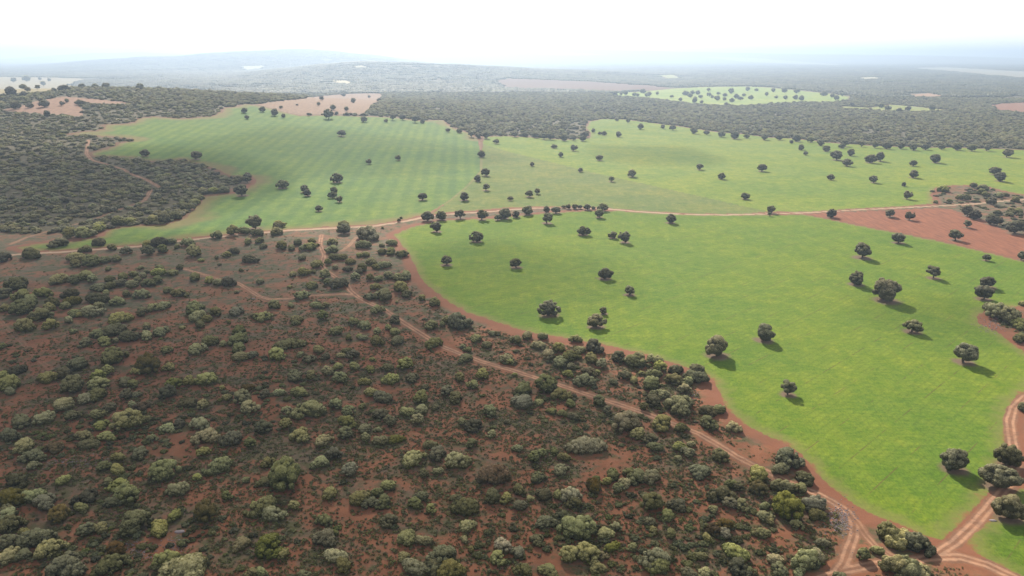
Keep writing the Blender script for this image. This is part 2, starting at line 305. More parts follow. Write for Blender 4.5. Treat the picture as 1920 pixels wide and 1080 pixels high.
# thin yellow crop and red soil at field margins
e_n = N.math('ADD', edge, N.math('MULTIPLY', N.math('SUBTRACT', N.noise(.14, geo, 5, .7), .5), 13.))
c_crop = N.mix(N.math('MULTIPLY', N.map(e_n, 7., 0.), .7), c_crop, (.25,.24,.075))
c_crop = N.mix(N.math('MULTIPLY', stripe, N.math('MULTIPLY', N.map(N.math('ADD', edge, N.math('MULTIPLY', N.math('SUBTRACT', n_big, .5), 50.)), 20., 2.), .6)), c_crop, (.29,.19,.085))
c_crop = N.mix(N.map(e_n, 1.5, -2.), c_crop, (.31,.135,.07))
c_pl = N.mix(1., base, N.mix(N.map(N.noise(.5, N.mapping(geo, (1, .15, 1), R(60)), 5, .65), .3, .7), (.78,.80,.82), (1.2,1.18,1.15)), 'MULTIPLY')
c_pl = N.mix(N.map(n_mid, .3, .75), c_pl, N.mix(1., c_pl, (1.15,1.12,1.1), 'MULTIPLY'))
c1 = N.mix(crop, c0, c_crop); c1 = N.mix(plough, c1, c_pl)
# bare red headland outside the crop
hd = N.math('MULTIPLY', N.math('MULTIPLY', N.map(N.math('ADD', edge, N.math('MULTIPLY', N.math('SUBTRACT', n_s2, .5), 6.)), -7.5, -4.0), N.math('SUBTRACT', 1., crop)), N.math('SUBTRACT', 1., plough))
c1 = N.mix(N.math('MULTIPLY', hd, N.map(wood, 0., 1., .9, .55)), c1, N.mix(n_mid, (.25,.095,.055), (.33,.145,.085)))
# bare ring and litter under field trees
c1 = N.mix(N.map(N.math('ADD', bare, N.math('MULTIPLY', N.math('SUBTRACT', n_s2, .5), .5)), .35, .75), c1, N.mix(n_fine, (.17,.115,.075), (.29,.21,.15)))
# tracks: two ruts with a stony middle
tdn = N.math('ADD', td, N.math('ADD', N.math('MULTIPLY', N.math('SUBTRACT', n_s2, .5), 1.1), N.math('MULTIPLY', N.math('SUBTRACT', n_mid, .5), 1.3)))
trk_f = N.math('MULTIPLY', N.map(tdn, 1.35, .95), tstr)
rut = N.math('MULTIPLY', N.map(N.math('ABSOLUTE', N.math('SUBTRACT', N.math('ADD', td, N.math('MULTIPLY', N.math('SUBTRACT', n_mid, .5), .35)), .52)), .40, .10), N.map(N.noise(.09, geo, 4, .7), .3, .6, .45, 1.))
c_tr = N.mix(N.math('ADD', N.math('MULTIPLY', rut, .85), N.math('MULTIPLY', N.math('SUBTRACT', n_fine, .5), .6), None, True), (.31,.160,.096), (.58,.335,.215))
c_tr = N.mix(1., c_tr, N.mix(N.map(n_s2, .35, .65), (.74,.76,.8), (1.15,1.12,1.1)), 'MULTIPLY')
c_tr = N.mix(N.map(tstr, 1.02, 1.15), c_tr, N.mix(n_s2, (.46,.30,.20), (.58,.41,.29)))
c1 = N.mix(N.math('MINIMUM', trk_f, 1.), c1, c_tr)
bs = N.n['Principled BSDF']; N.l.new(c1, bs.inputs['Base Color']); bs.inputs['Roughness'].default_value = .95
bs.inputs['Specular IOR Level'].default_value = .15
bump = N.n.new('ShaderNodeBump'); bump.inputs['Strength'].default_value = .55; bump.inputs['Distance'].default_value = .35
N.l.new(N.math('ADD', N.math('MULTIPLY', n_px, .6), n_s2), bump.inputs['Height']); N.l.new(bump.outputs[0], bs.inputs['Normal'])

# ------------------------------------------------------------------ ground mesh
az = np.concatenate([np.linspace(-180, -44, 60, endpoint=False), np.linspace(-44, -37, 60, endpoint=False), np.linspace(-37, 37, 980, endpoint=False),
                     np.linspace(37, 44, 60, endpoint=False), np.linspace(44, 180, 61)])
az = np.radians(az)
rr = [8., 30., 55., 80., 100.]
while rr[-1] < 52000:
    r = rr[-1]; rr.append(r+min((r*r+CH*CH)/CH*R(.075), r*.0075 if r > 600 else r*.02))
rr = np.array(rr)
A, RR = np.meshgrid(az, rr)
GX = (np.sin(A)*RR).ravel(); GY = (np.cos(A)*RR).ravel(); GZ = terrain(GX, GY)
P = np.stack([GX, GY], 1)
reg, edge_v, td_v, ti_v, ts_v = land(P)
gpx, gpy = to_px(GX, GY, GZ)
nr, na = RR.shape
basec = np.ones((len(P), 4)); basec[:, :3] = (.2, .1, .06)
crop_v = np.zeros(len(P)); pl_v = np.zeros(len(P)); stripe_v = np.zeros(len(P))
for i, r in enumerate(REG):
    m = reg == i; basec[m, :3] = r[2]
    if r[3]: crop_v[m] = 1
    else: pl_v[m] = 1
stripe_v[reg == 0] = 1
def is_wood(P, px, py):
    """woodland: everything beyond the road that is not field, plus the left wood"""
    lim = np.interp(px, [-2000, 0, 60, 200, 350, 372, 480, 760, 1500, 1740, 1760, 1900, 3000], [440, 435, 440, 432, 418, 380, 330, 300, 300, 290, 285, 285, 285])
    return (py < lim)
wood_v = np.clip((is_wood(P, gpx, gpy) & (GY > 100)).astype(float), 0, 1)
grassy_v = np.clip((640-gpy)/160, 0, 1)
tx, ty = ground(np.array([t[0] for t in TREES]), np.array([t[1]+t[2]*.48 for t in TREES]))
tw = np.array([t[2] for t in TREES])*np.hypot(np.hypot(tx, ty), CH)/F
bare_v = np.zeros(len(P))
for x, y, w in zip(tx, ty, tw):
    if y > 1200: continue
    m = np.where((abs(GX-x) < w*1.4) & (abs(GY-y) < w*1.4))[0]
    d = np.hypot(GX[m]-x, GY[m]-y)/w
    bare_v[m] = np.maximum(bare_v[m], np.clip(1.05-d*1.1, 0, 1))
def face_objects():
    idx = np.arange(nr*na).reshape(nr, na)
    q = np.stack([idx[:-1, :-1], idx[:-1, 1:], idx[1:, 1:], idx[1:, :-1]], -1).reshape(-1, 4)[:, ::-1]
    key = np.where((td_v < 1.1) & (ts_v > .3), 100+ti_v, reg)
    fk = key[q[:, 0]]
    names = {-1: ('ground', 'red earth and dry grass of the scrubland and woods')}
    for i, r in enumerate(REG): names[i] = (r[1], LBL[i])
    for i, t in enumerate(TR): names[100+i] = ('dirt_track', t[3])
    for k in sorted(set(fk.tolist())):
        f = q[fk == k]; u, inv = np.unique(f, return_inverse=True); f = inv.reshape(-1, 4)
        me = bpy.data.meshes.new(names[k][0])
        me.vertices.add(len(u)); me.vertices.foreach_set('co', np.stack([GX[u], GY[u], GZ[u]], 1).ravel().astype(np.float32))
        me.loops.add(f.size); me.loops.foreach_set('vertex_index', f.ravel().astype(np.int32))
        me.polygons.add(len(f)); me.polygons.foreach_set('loop_start', np.arange(0, f.size, 4, dtype=np.int32)); me.polygons.foreach_set('loop_total', np.full(len(f), 4, np.int32))
        me.polygons.foreach_set('use_smooth', np.ones(len(f), bool))
        me.update(calc_edges=True)
        a = me.attributes.new('base', 'FLOAT_COLOR', 'POINT'); a.data.foreach_set('color', basec[u].ravel().astype(np.float32))
        for nm, v in (('edge', edge_v), ('track', td_v), ('tstr', ts_v), ('crop', crop_v), ('stripe', stripe_v), ('bare', bare_v), ('wood', wood_v), ('plough', pl_v), ('grassy', grassy_v)):
            a = me.attributes.new(nm, 'FLOAT', 'POINT'); a.data.foreach_set('value', v[u].astype(np.float32))
        me.materials.append(gm)
        o = bpy.data.objects.new(names[k][0], me); COL.objects.link(o)
        o['kind'] = 'structure'; o['label'] = names[k][1]
face_objects()

# ------------------------------------------------------------------ foliage materials
def leaf_mat(name, dark, light, tip=None, var=.35):
    m, _, _ = mat(name); n = NT(m)
    oi = n.n.new('ShaderNodeObjectInfo').outputs['Random']; v = n.attr('v').outputs['Fac']; lob = n.attr('lobe').outputs['Fac']
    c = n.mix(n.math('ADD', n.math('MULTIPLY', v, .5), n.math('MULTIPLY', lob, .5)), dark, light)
    if tip: c = n.mix(n.map(n.math('ADD', n.attr('up').outputs['Fac'], n.math('MULTIPLY', v, .4)), .62, 1.15), c, tip)  # pale young tips, with sunlit tops also put into the leaf colour
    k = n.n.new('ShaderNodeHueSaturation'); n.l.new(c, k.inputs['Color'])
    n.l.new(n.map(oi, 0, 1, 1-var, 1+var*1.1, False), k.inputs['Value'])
    n.l.new(n.map(n.math('FRACT', n.math('MULTIPLY', oi, 7.3)), 0, 1, .478, .518, False), k.inputs['Hue'])
    n.l.new(n.map(n.math('FRACT', n.math('MULTIPLY', oi, 13.7)), 0, 1, .75, 1.15, False), k.inputs['Saturation'])
    p = n.n['Principled BSDF']; n.l.new(k.outputs[0], p.inputs['Base Color']); p.inputs['Roughness'].default_value = .6; p.inputs['Specular IOR Level'].default_value = .25
    tr = n.n.new('ShaderNodeBsdfTranslucent'); n.l.new(k.outputs[0], tr.inputs[0])
    mx = n.n.new('ShaderNodeMixShader'); mx.inputs[0].default_value = .30
    n.l.new(p.outputs[0], mx.inputs[1]); n.l.new(tr.outputs[0], mx.inputs[2]); n.l.new(mx.outputs[0], n.n['Material Output'].inputs[0])
    return m
M = {
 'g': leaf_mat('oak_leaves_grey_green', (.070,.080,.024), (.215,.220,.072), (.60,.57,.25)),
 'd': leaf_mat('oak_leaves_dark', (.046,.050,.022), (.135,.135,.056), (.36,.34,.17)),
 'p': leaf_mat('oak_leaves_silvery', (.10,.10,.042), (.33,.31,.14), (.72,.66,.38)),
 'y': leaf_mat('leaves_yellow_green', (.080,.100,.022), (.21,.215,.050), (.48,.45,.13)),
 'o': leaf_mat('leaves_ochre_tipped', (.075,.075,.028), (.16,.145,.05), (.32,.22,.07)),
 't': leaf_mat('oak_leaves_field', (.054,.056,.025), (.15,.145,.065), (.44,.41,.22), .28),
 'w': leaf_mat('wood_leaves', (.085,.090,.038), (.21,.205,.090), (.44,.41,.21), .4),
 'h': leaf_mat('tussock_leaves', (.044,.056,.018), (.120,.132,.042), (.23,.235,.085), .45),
}
bark, _, _ = mat('oak_bark'); n = NT(bark); g = n.n.new('ShaderNodeNewGeometry').outputs['Position']
n.l.new(n.mix(n.noise(6, g, 5), (.055,.045,.038), (.14,.12,.10)), n.n['Principled BSDF'].inputs['Base Color']); n.n['Principled BSDF'].inputs['Roughness'].default_value = .95

# ------------------------------------------------------------------ foliage meshes
def ico(sub):
    import bmesh
    bm = bmesh.new(); bmesh.ops.create_icosphere(bm, subdivisions=sub, radius=1)
    v = np.array([x.co[:] for x in bm.verts]); bm.verts.index_update(); f = np.array([[x.index for x in p.verts] for p in bm.faces]); bm.free(); return v, f
IC1, IC2 = ico(1), ico(2)
def mesh_np(name, V, faces, attrs, mats):
    """faces: list of arrays (n,3) or (n,4)"""
    me = bpy.data.meshes.new(name)
    me.vertices.add(len(V)); me.vertices.foreach_set('co', V.ravel().astype(np.float32))
    li = np.concatenate([f.ravel() for f in faces]); tot = np.concatenate([np.full(len(f), f.shape[1]) for f in faces])
    me.loops.add(len(li)); me.loops.foreach_set('vertex_index', li.astype(np.int32))
    me.polygons.add(len(tot)); me.polygons.foreach_set('loop_start', np.concatenate([[0], np.cumsum(tot)[:-1]]).astype(np.int32)); me.polygons.foreach_set('loop_total', tot.astype(np.int32))
    me.update(calc_edges=True)
    for k, v in attrs.items():
        a = me.attributes.new(k, 'FLOAT', 'POINT'); a.data.foreach_set('value', v.astype(np.float32))
    for m in mats: me.materials.append(m)
    return me
def crown_mesh(name, seed, nl, leaves, ls, rx=1., ry=1., h=1.25, z0=0., flat=.5, mt='g', core=True, irr=.45, lr=(.14,.38)):
    """dome or raised crown of leafy lobes; unit radius; z0 = underside height, h = top height"""
    g = np.random.default_rng(seed)
    C = []; rad = []
    zc = z0+(h-z0)*(.42 if z0 > 0 else .30); up = h-zc; dn = zc-z0
    ang0 = g.uniform(0, 6.28, 3); am = g.uniform(.3, 1., 3)*irr
    tries = 0
    while len(C) < nl and tries < nl*40:
        tries += 1
        d = g.normal(size=3); d /= np.linalg.norm(d)
        if z0 <= 0 and d[2] < -.35: continue
        a = math.atan2(d[1], d[0]); rmod = 1+am[0]*math.sin(a+ang0[0])+am[1]*math.sin(2*a+ang0[1])+am[2]*math.sin(3*a+ang0[2])*.8
        r = g.uniform(*lr)
        k = g.uniform(.74, 1.06)
        p = np.array([d[0]*(rx-r*.8)*rmod*k, d[1]*(ry-r*.8)*rmod*k, zc+d[2]*((up if d[2] > 0 else dn)-r*.75)*k])
        if z0 <= 0: p[2] = max(p[2], r*.55)
        if C and np.min(np.linalg.norm(np.array(C)-p, axis=1)) < r*.75: continue
        C.append(p); rad.append(r)
    C = np.array(C); rad = np.array(rad)
    per = np.maximum((leaves*rad**2/(rad**2).sum()), 8).astype(int)
    ci = np.repeat(np.arange(len(C)), per); n = len(ci)
    d = g.normal(size=(n, 3)); d /= np.linalg.norm(d, axis=1)[:, None]
    cen = np.array([0, 0, zc]); out = C-cen; out /= np.maximum(np.linalg.norm(out, axis=1), 1e-6)[:, None]
    s = (d*out[ci]).sum(1); d = np.where((s < -.25)[:, None], d-2*s[:, None]*out[ci], d)
    rj = g.uniform(.82, 1.08, n)
    pos = C[ci]+d*(rad[ci]*rj)[:, None]
    nrm = d+g.normal(size=(n, 3))*.38; nrm /= np.linalg.norm(nrm, axis=1)[:, None]
    t = np.cross(nrm, g.normal(size=(n, 3))); t /= np.linalg.norm(t, axis=1)[:, None]; b = np.cross(nrm, t)
    sz = ls*g.uniform(.6, 1.35, n)[:, None]
    q = np.stack([pos-t*sz*.6-b*sz*.35, pos+t*sz*.5-b*sz*.45, pos+t*sz*.62+b*sz*.3, pos-t*sz*.4+b*sz*.5], 1).reshape(-1, 3)
    lobe = g.uniform(0, 1, len(C)); vv = g.uniform(0, 1, n)
    lit_top = np.clip((d[:, 2]*.5+.5)*.65+np.clip((pos[:, 2]-z0)/(h-z0), 0, 1)*.35, 0, 1)  # higher, upward-facing leaves weigh more toward the painted sunlit tone
    V = [q]; fa = [np.arange(4*n).reshape(-1, 4)]
    at = {'v': [np.repeat(vv, 4)], 'lobe': [np.repeat(lobe[ci], 4)], 'up': [np.repeat(lit_top, 4)]}
    off = 4*n
    if core:
        iv, ifc = IC1
        vs = []; fs = []; lo = []
        for k in range(len(C)):
            vs.append(C[k]+iv*rad[k]*.80); fs.append(ifc+off); off += len(iv); lo.append(np.full(len(iv), lobe[k]))
        cv = IC2[0]*np.array([rx, ry, up])*.62; cv = np.where(cv[:, 2:3] < 0, cv*np.array([1, 1, min(1, max(dn, .05)/up)]), cv)+cen
        vs.append(cv); fs.append(IC2[1]+off); off += len(cv); lo.append(np.full(len(cv), .2))
        vs = np.concatenate(vs); V.append(vs); fa.append(np.concatenate(fs))
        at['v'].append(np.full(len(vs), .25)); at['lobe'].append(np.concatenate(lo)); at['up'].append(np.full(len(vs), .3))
    return mesh_np(name, np.concatenate(V), [fa[0]]+([fa[1]] if core else []), {k: np.concatenate(v) for k, v in at.items()}, [M[mt]])
def trunk_mesh(name, seed, top):
    """tapered, slightly leaning trunk dividing into limbs, unit crown radius"""
    g = np.random.default_rng(seed); V = []; Fc = []
    def tube(p0, p1, r0, r1, bend):
        n = 8; rings = 6; base = len(V)
        ax = np.array(p1)-np.array(p0)
        for i in range(rings):
            t = i/(rings-1); c = np.array(p0)+ax*t+np.array(bend)*math.sin(t*math.pi)
            r = r0+(r1-r0)*t
            for k in range(n):
                a = 2*math.pi*k/n; V.append(c+np.array([math.cos(a)*r, math.sin(a)*r, 0])*(1+.12*math.sin(3*a+i)))
        for i in range(rings-1):
            for k in range(n): Fc.append((base+i*n+k, base+i*n+(k+1) % n, base+(i+1)*n+(k+1) % n, base+(i+1)*n+k))
    fork = np.array([g.uniform(-.12, .12), g.uniform(-.12, .12), top*.62])
    tube((0, 0, -.12), fork, .115, .075, (g.uniform(-.04, .04), g.uniform(-.04, .04), 0))
    k0 = g.uniform(0, 6)
    for k in range(5):
        a = k0+k*1.26; p = fork+np.array([math.cos(a)*.5, math.sin(a)*.5, top*g.uniform(.75, 1.1)])
        tube(fork-np.array([0, 0, .03]), p, .062, .024, (math.cos(a)*.08, math.sin(a)*.08, -.03))
    return mesh_np(name, np.array(V), [np.array(Fc)], {}, [bark])
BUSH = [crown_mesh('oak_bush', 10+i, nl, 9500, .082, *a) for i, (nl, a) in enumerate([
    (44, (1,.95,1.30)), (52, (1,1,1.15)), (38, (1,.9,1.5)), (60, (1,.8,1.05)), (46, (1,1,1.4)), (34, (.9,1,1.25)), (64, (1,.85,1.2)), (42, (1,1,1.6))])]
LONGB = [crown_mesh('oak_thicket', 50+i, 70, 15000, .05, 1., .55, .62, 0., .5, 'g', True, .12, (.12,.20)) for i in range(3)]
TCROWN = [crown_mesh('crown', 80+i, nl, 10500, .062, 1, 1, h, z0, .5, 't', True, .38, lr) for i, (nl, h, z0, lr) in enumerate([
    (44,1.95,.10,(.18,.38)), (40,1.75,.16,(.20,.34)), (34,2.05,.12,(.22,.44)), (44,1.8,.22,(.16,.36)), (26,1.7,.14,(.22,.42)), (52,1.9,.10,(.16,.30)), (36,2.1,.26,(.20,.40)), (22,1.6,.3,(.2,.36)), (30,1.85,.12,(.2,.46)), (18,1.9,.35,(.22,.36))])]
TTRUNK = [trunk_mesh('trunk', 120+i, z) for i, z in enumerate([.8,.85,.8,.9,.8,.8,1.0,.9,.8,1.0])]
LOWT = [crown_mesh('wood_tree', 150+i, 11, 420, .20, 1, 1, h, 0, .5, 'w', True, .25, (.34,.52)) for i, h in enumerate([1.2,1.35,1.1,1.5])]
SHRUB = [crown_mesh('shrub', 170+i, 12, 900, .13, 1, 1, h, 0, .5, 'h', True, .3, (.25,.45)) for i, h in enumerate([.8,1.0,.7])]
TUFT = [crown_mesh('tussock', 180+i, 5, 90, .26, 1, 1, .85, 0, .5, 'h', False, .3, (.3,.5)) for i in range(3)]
def clump_mesh(name, seed, n, rad):
    g = np.random.default_rng(seed); iv, ifc = IC1; V = []; Fc = []; lo = []; up = []; off = 0
    for k in range(n):
        p = g.uniform(-rad, rad, 2); r = g.uniform(2.6, 5.2)
        dv = iv*(1+g.uniform(-.22, .22, (len(iv), 1))); dv = dv*np.array([r, r, r*.9])
        V.append(dv+np.array([p[0], p[1], r*.45])); Fc.append(ifc+off); off += len(iv); lo.append(np.full(len(iv), g.uniform())); up.append(np.clip(iv[:, 2]*.4+.15, 0, 1))  # tree tops carry a weaker share of the painted-in sunlight
    return mesh_np(name, np.concatenate(V), [np.concatenate(Fc)], {'v': g.uniform(0, 1, off), 'lobe': np.concatenate(lo), 'up': np.concatenate(up)}, [M['w']])
CLUMP = [clump_mesh('clump', 200+i, 48, 26) for i in range(8)]

# ------------------------------------------------------------------ scatter of uncountable growth
def scatter(name, label, pts, scl, rot, meshes, vi, cat=None):
    me = bpy.data.meshes.new(name); me.vertices.add(len(pts)); me.vertices.foreach_set('co', np.asarray(pts, np.float32).ravel())
    a = me.attributes.new('scl', 'FLOAT_VECTOR', 'POINT'); a.data.foreach_set('vector', np.asarray(scl, np.float32).ravel())
    r = np.zeros((len(pts), 3), np.float32)
    if np.ndim(rot) == 2: r[:, :2] = rot
    else: r[:, 2] = rot
    a = me.attributes.new('rot', 'FLOAT_VECTOR', 'POINT'); a.data.foreach_set('vector', r.ravel())
    a = me.attributes.new('vi', 'INT', 'POINT'); a.data.foreach_set('value', np.asarray(vi, np.int32))
    o = bpy.data.objects.new(name, me); COL.objects.link(o)
    ng = bpy.data.node_groups.new(name, 'GeometryNodeTree')
    ng.interface.new_socket('Geometry', in_out='INPUT', socket_type='NodeSocketGeometry'); ng.interface.new_socket('Geometry', in_out='OUTPUT', socket_type='NodeSocketGeometry')
    nn, ll = ng.nodes, ng.links
    gi = nn.new('NodeGroupInput'); go = nn.new('NodeGroupOutput'); ip = nn.new('GeometryNodeInstanceOnPoints'); j = nn.new('GeometryNodeJoinGeometry')
    for m in reversed(meshes):
        src = bpy.data.objects.new(m.name+'_source', m)
        oi = nn.new('GeometryNodeObjectInfo'); oi.inputs['Object'].default_value = src; oi.inputs['As Instance'].default_value = True
        ll.new(oi.outputs['Geometry'], j.inputs[0])
    def na_(nm, typ):
        k = nn.new('GeometryNodeInputNamedAttribute'); k.data_type = typ; k.inputs['Name'].default_value = nm; return k.outputs['Attribute']
    ll.new(gi.outputs[0], ip.inputs['Points']); ll.new(j.outputs[0], ip.inputs['Instance']); ip.inputs['Pick Instance'].default_value = True
    ll.new(na_('vi', 'INT'), ip.inputs['Instance Index']); ll.new(na_('scl', 'FLOAT_VECTOR'), ip.inputs['Scale'])
    er = nn.new('FunctionNodeEulerToRotation'); ll.new(na_('rot', 'FLOAT_VECTOR'), er.inputs[0]); ll.new(er.outputs[0], ip.inputs['Rotation'])
    ll.new(ip.outputs[0], go.inputs[0])
    md = o.modifiers.new('scatter', 'NODES'); md.node_group = ng
    o['kind'] = 'stuff'; o['label'] = label; o['category'] = cat or 'undergrowth'
    return o
def wedge(n, y0, y1, half=38.):
    a = rng.uniform(-R(half), R(half), n); r = np.sqrt(rng.uniform(y0*y0, y1*y1, n)); return np.stack([np.sin(a)*r, np.cos(a)*r], 1)
def vnoise(P, s, seed=0):
    g = np.random.default_rng(seed); v = 0
    for k in range(7):
        a = g.uniform(0, 6.28); f = s*g.uniform(.6, 1.8); v = v+np.sin((P[:, 0]*math.cos(a)+P[:, 1]*math.sin(a))*f+g.uniform(0, 6.28))
    return v/7

# ------------------------------------------------------------------ bushes of the scrubland, read off in eight enlarged tiles
def T(x0, y0, lst): return [(x0+a[0]/4, y0+a[1]/4, a[2]/4, a[3] if len(a) > 3 else 'g') for a in lst]
d, p, y, o, Lg = 'd', 'p', 'y', 'o', 'L'
BU = []
BU += T(0, 300, [(1235,445,110,d),(1310,420,110,d),(1150,455,90,d),(1410,360,90,d),(1460,320,80),(980,465,90),(880,470,90),(740,520,85),(620,560,110),(680,555,80),(520,565,90),(460,625,105),(745,618,105,d),(648,670,85),(845,660,65,d),(238,710,125),(25,740,100,d),(948,688,75),(575,735,110),(575,785,80),(675,775,115),(738,755,60),(790,755,75),(875,748,75),(1110,635,90,d),(1190,620,110,d),(1280,612,70),(1415,625,95),(1325,655,45),(1220,680,80),(1118,698,85),(1632,565,80,d),(1760,548,90,d),(1850,540,85,d),(1455,705,110),(1510,755,40),(1625,735,38),(1710,715,60),(1760,685,75),(1860,745,105),(1857,620,62),(1805,828,35),(1645,787,30),(815,820,48),(1058,812,45),(1190,850,90),(1200,820,80),(1295,850,80),(1345,815,55),(1080,875,55),(1100,840,50),(1005,862,65),(1458,885,95),(1565,910,80,d),(1640,925,80,d),(1710,920,115,d),(1190,908,75),(1110,928,90),(1040,912,65),(985,945,85),(920,885,90),(820,905,70),(905,930,80),(740,955,110),(830,950,80),(700,905,75,y),(645,870,130),(550,915,80),(445,900,125),(125,935,145,d),(1520,240,70,d),(1600,235,70,d),(1680,230,80),(800,1000,60)])
BU += T(0, 540, [(320,40,110),(40,40,110,d),(180,70,110),(235,105,130),(735,80,140,d),(530,50,100,d),(545,105,105,y),(500,145,70),(885,100,110),(1065,50,110),(950,50,70),(1260,20,80),(1350,40,110),(1775,32,42),(40,160,80,d),(150,165,150),(210,155,60),(300,210,135),(370,170,85,d),(395,130,100,y),(190,300,120),(375,290,95,d),(515,248,70),(552,328,48),(560,195,90),(600,205,60),(670,185,130),(740,135,80,y),(735,345,105),(645,410,100),(790,405,100),(860,320,150,d),(955,375,115,d),(870,400,50,o),(890,230,150),(1060,193,85),(1150,155,90),(1230,130,110),(1105,290,70),(1105,355,110),(1205,330,105),(1370,300,45),(1460,165,150),(1490,215,130),(1550,240,80),(1500,280,85),(1620,190,90),(1770,180,100,p),(1720,260,35),(1800,315,120,y),(1800,385,150),(1905,215,50),(15,445,60,d),(845,525,175),(590,580,135),(265,540,42),(1475,462,120),(1570,410,110),(1680,425,60),(1785,460,120),(1800,520,120),(1890,510,80),(1255,468,80,y),(140,618,110,d),(30,650,70),(90,730,140),(80,780,80,y),(360,675,130),(475,650,110,d),(1130,590,190,o),(1270,600,90),(1030,630,80),(735,665,90),(810,635,85),(745,725,130),(530,750,150),(640,830,130),(730,800,140),(475,885,140),(545,965,90),(350,980,130),(170,1000,140,d),(825,900,100),(720,960,90),(940,815,90),(1020,805,70),(990,880,70,y),(1065,890,100,o),(935,710,110),(1000,730,80),(1300,725,110,y),(1270,800,120,d),(1410,715,90),(1560,690,140),(1670,755,50),(1700,825,80),(1860,745,100,o),(1830,830,150),(1530,890,90,d),(1420,860,130,d),(1860,890,140),(980,1010,200),(1080,990,100),(1350,1020,100,d),(1500,1020,130,p),(1260,1050,110),(760,1030,100)])
BU += T(480, 300, [(165,490,75,d),(155,540,90,d),(660,505,95,d),(620,530,40,d),(845,560,165,p),(805,640,100),(570,615,75),(585,680,85),(20,550,85,d),(35,610,60),(55,648,65),(195,650,85),(265,662,68),(310,625,70),(345,672,50),(405,655,90),(420,605,60),(460,640,35),(343,735,72),(450,790,90),(433,838,46),(350,845,85),(275,860,65),(25,915,65),(545,772,55),(590,735,80),(650,735,75),(705,765,80),(597,810,50),(690,820,75),(525,872,90),(420,940,100),(335,1015,98),(255,952,40),(540,925,70,d),(610,930,135,d),(780,835,75),(800,815,85),(775,715,60),(825,710,70),(865,765,80),(945,640,50),(1020,625,75),(945,690,70),(1015,690,85),(1095,710,85),(955,790,100),(900,805,60),(1000,870,80),(1060,885,80),(1130,870,105),(745,885,75),(860,890,65),(925,895,70,y),(890,955,75),(1085,965,125),(1140,1010,80),(950,510,25),(1090,435,25)])
BU += T(480, 540, [(100,130,0),(330,58,0),(135,130,105),(262,132,55),(450,135,80),(525,135,62),(500,215,85,d),(50,220,120),(300,240,100,d),(303,265,60),(255,405,235,Lg),(155,505,145),(470,465,90),(400,540,90),(330,510,60),(525,520,75),(610,330,100),(735,260,90),(820,280,110),(910,165,100),(850,70,80),(965,65,135),(1058,108,30),(1247,78,60),(1333,115,105),(1070,235,90),(1325,285,95),(1395,280,50),(1500,255,180,d),(1440,240,80,d),(990,300,65),(1040,330,90),(915,335,70),(905,400,120),(1055,395,120),(810,380,60),(695,378,65),(770,365,50),(1355,410,135),(1585,515,130,d),(1590,465,70),(1650,380,100),(1730,430,90),(1772,342,65),(1550,440,50),(640,510,65),(740,505,90),(690,480,80),(875,540,50),(615,590,85),(640,690,110),(540,640,90),(740,590,90),(860,615,80),(985,605,90),(1130,582,120),(1170,675,105),(1010,690,130),(815,710,90),(290,665,140,d),(410,665,90),(325,780,125),(175,790,80),(1265,745,70),(1525,680,90,d),(1690,655,110),(1635,735,90,p),(1870,535,100,p),(1905,560,60),(950,815,150,d),(860,790,100,d),(1225,835,130),(1440,775,110),(1490,830,130,d),(1345,897,70,p),(1140,935,110),(1755,930,120),(1220,1000,100),(940,955,120),(690,1000,140,'Y'),(1005,1015,100,y),(600,880,100,y),(430,920,200),(235,920,80),(690,935,100),(800,890,65),(1250,920,110),(1640,1035,130,d),(1545,1010,80,d),(60,1050,130,d),(215,1030,90),(320,1070,130),(810,1060,110),(915,1065,60),(1885,1005,60),(70,800,90,d)])
BU += T(960, 540, [(35,400,90),(110,360,95),(222,370,75),(200,430,105),(350,460,100),(275,500,110,p),(480,385,90,d),(610,435,140,d),(510,460,110),(430,515,130),(355,560,130),(440,590,70),(590,530,120),(665,580,90),(580,625,110,p),(640,640,60),(545,690,150),(420,645,90),(800,515,120,d),(900,555,140,d),(955,515,90,d),(1035,545,80,d),(1095,555,90,p),(1110,600,100),(1060,650,110),(1225,615,120,d),(1380,600,120,d),(1385,675,150,d),(1210,690,130),(1320,705,90),(1035,725,150),(1285,765,95),(970,640,50),(760,710,70),(840,660,100),(910,695,80),(1060,855,120),(1130,800,100),(1050,800,60),(1250,880,210),(980,900,70,p),(1470,920,140,d),(1545,915,110,d),(1460,1010,130),(1655,1045,115,p),(1290,1040,100,y),(1130,1005,160,y),(870,1020,210,p),(650,855,110),(715,915,70),(440,870,90),(460,970,90),(300,925,80),(370,940,80),(360,800,140),(80,860,170,p),(90,760,170),(260,745,170,d),(15,560,45),(20,650,40),(200,860,80)])
BU += T(0, 810, [(80,35,130,d),(200,110,140),(260,180,140),(415,120,110,o),(250,262,80),(140,370,150,d),(80,500,170,y),(640,30,120),(800,35,110),(670,90,120,y),(1040,165,130),(890,195,90),(1145,50,70),(780,260,100),(885,280,110),(1220,300,200,y),(910,400,110),(960,470,180),(880,520,130,d),(820,380,70),(1350,435,150),(1480,340,75,p),(1650,260,170),(1740,60,150,d),(1560,30,170,p),(1880,90,90),(480,370,90,d),(260,490,140),(340,530,140,p),(650,490,140,d),(610,570,90),(430,625,150,o),(60,640,130),(80,700,150),(70,600,120),(1000,700,200,d),(1190,720,160),(1320,630,100),(1560,610,180,o),(750,720,110),(670,745,110),(270,800,200),(370,880,170),(190,760,80),(80,930,150),(60,830,120,d),(180,920,110),(500,1010,220,d),(840,990,190,d),(1250,950,150),(870,890,120,o),(1400,1030,330,p),(1815,830,140,p),(1900,1060,80,p),(1520,155,90),(1910,550,70,p),(1700,480,80),(1840,370,60)])
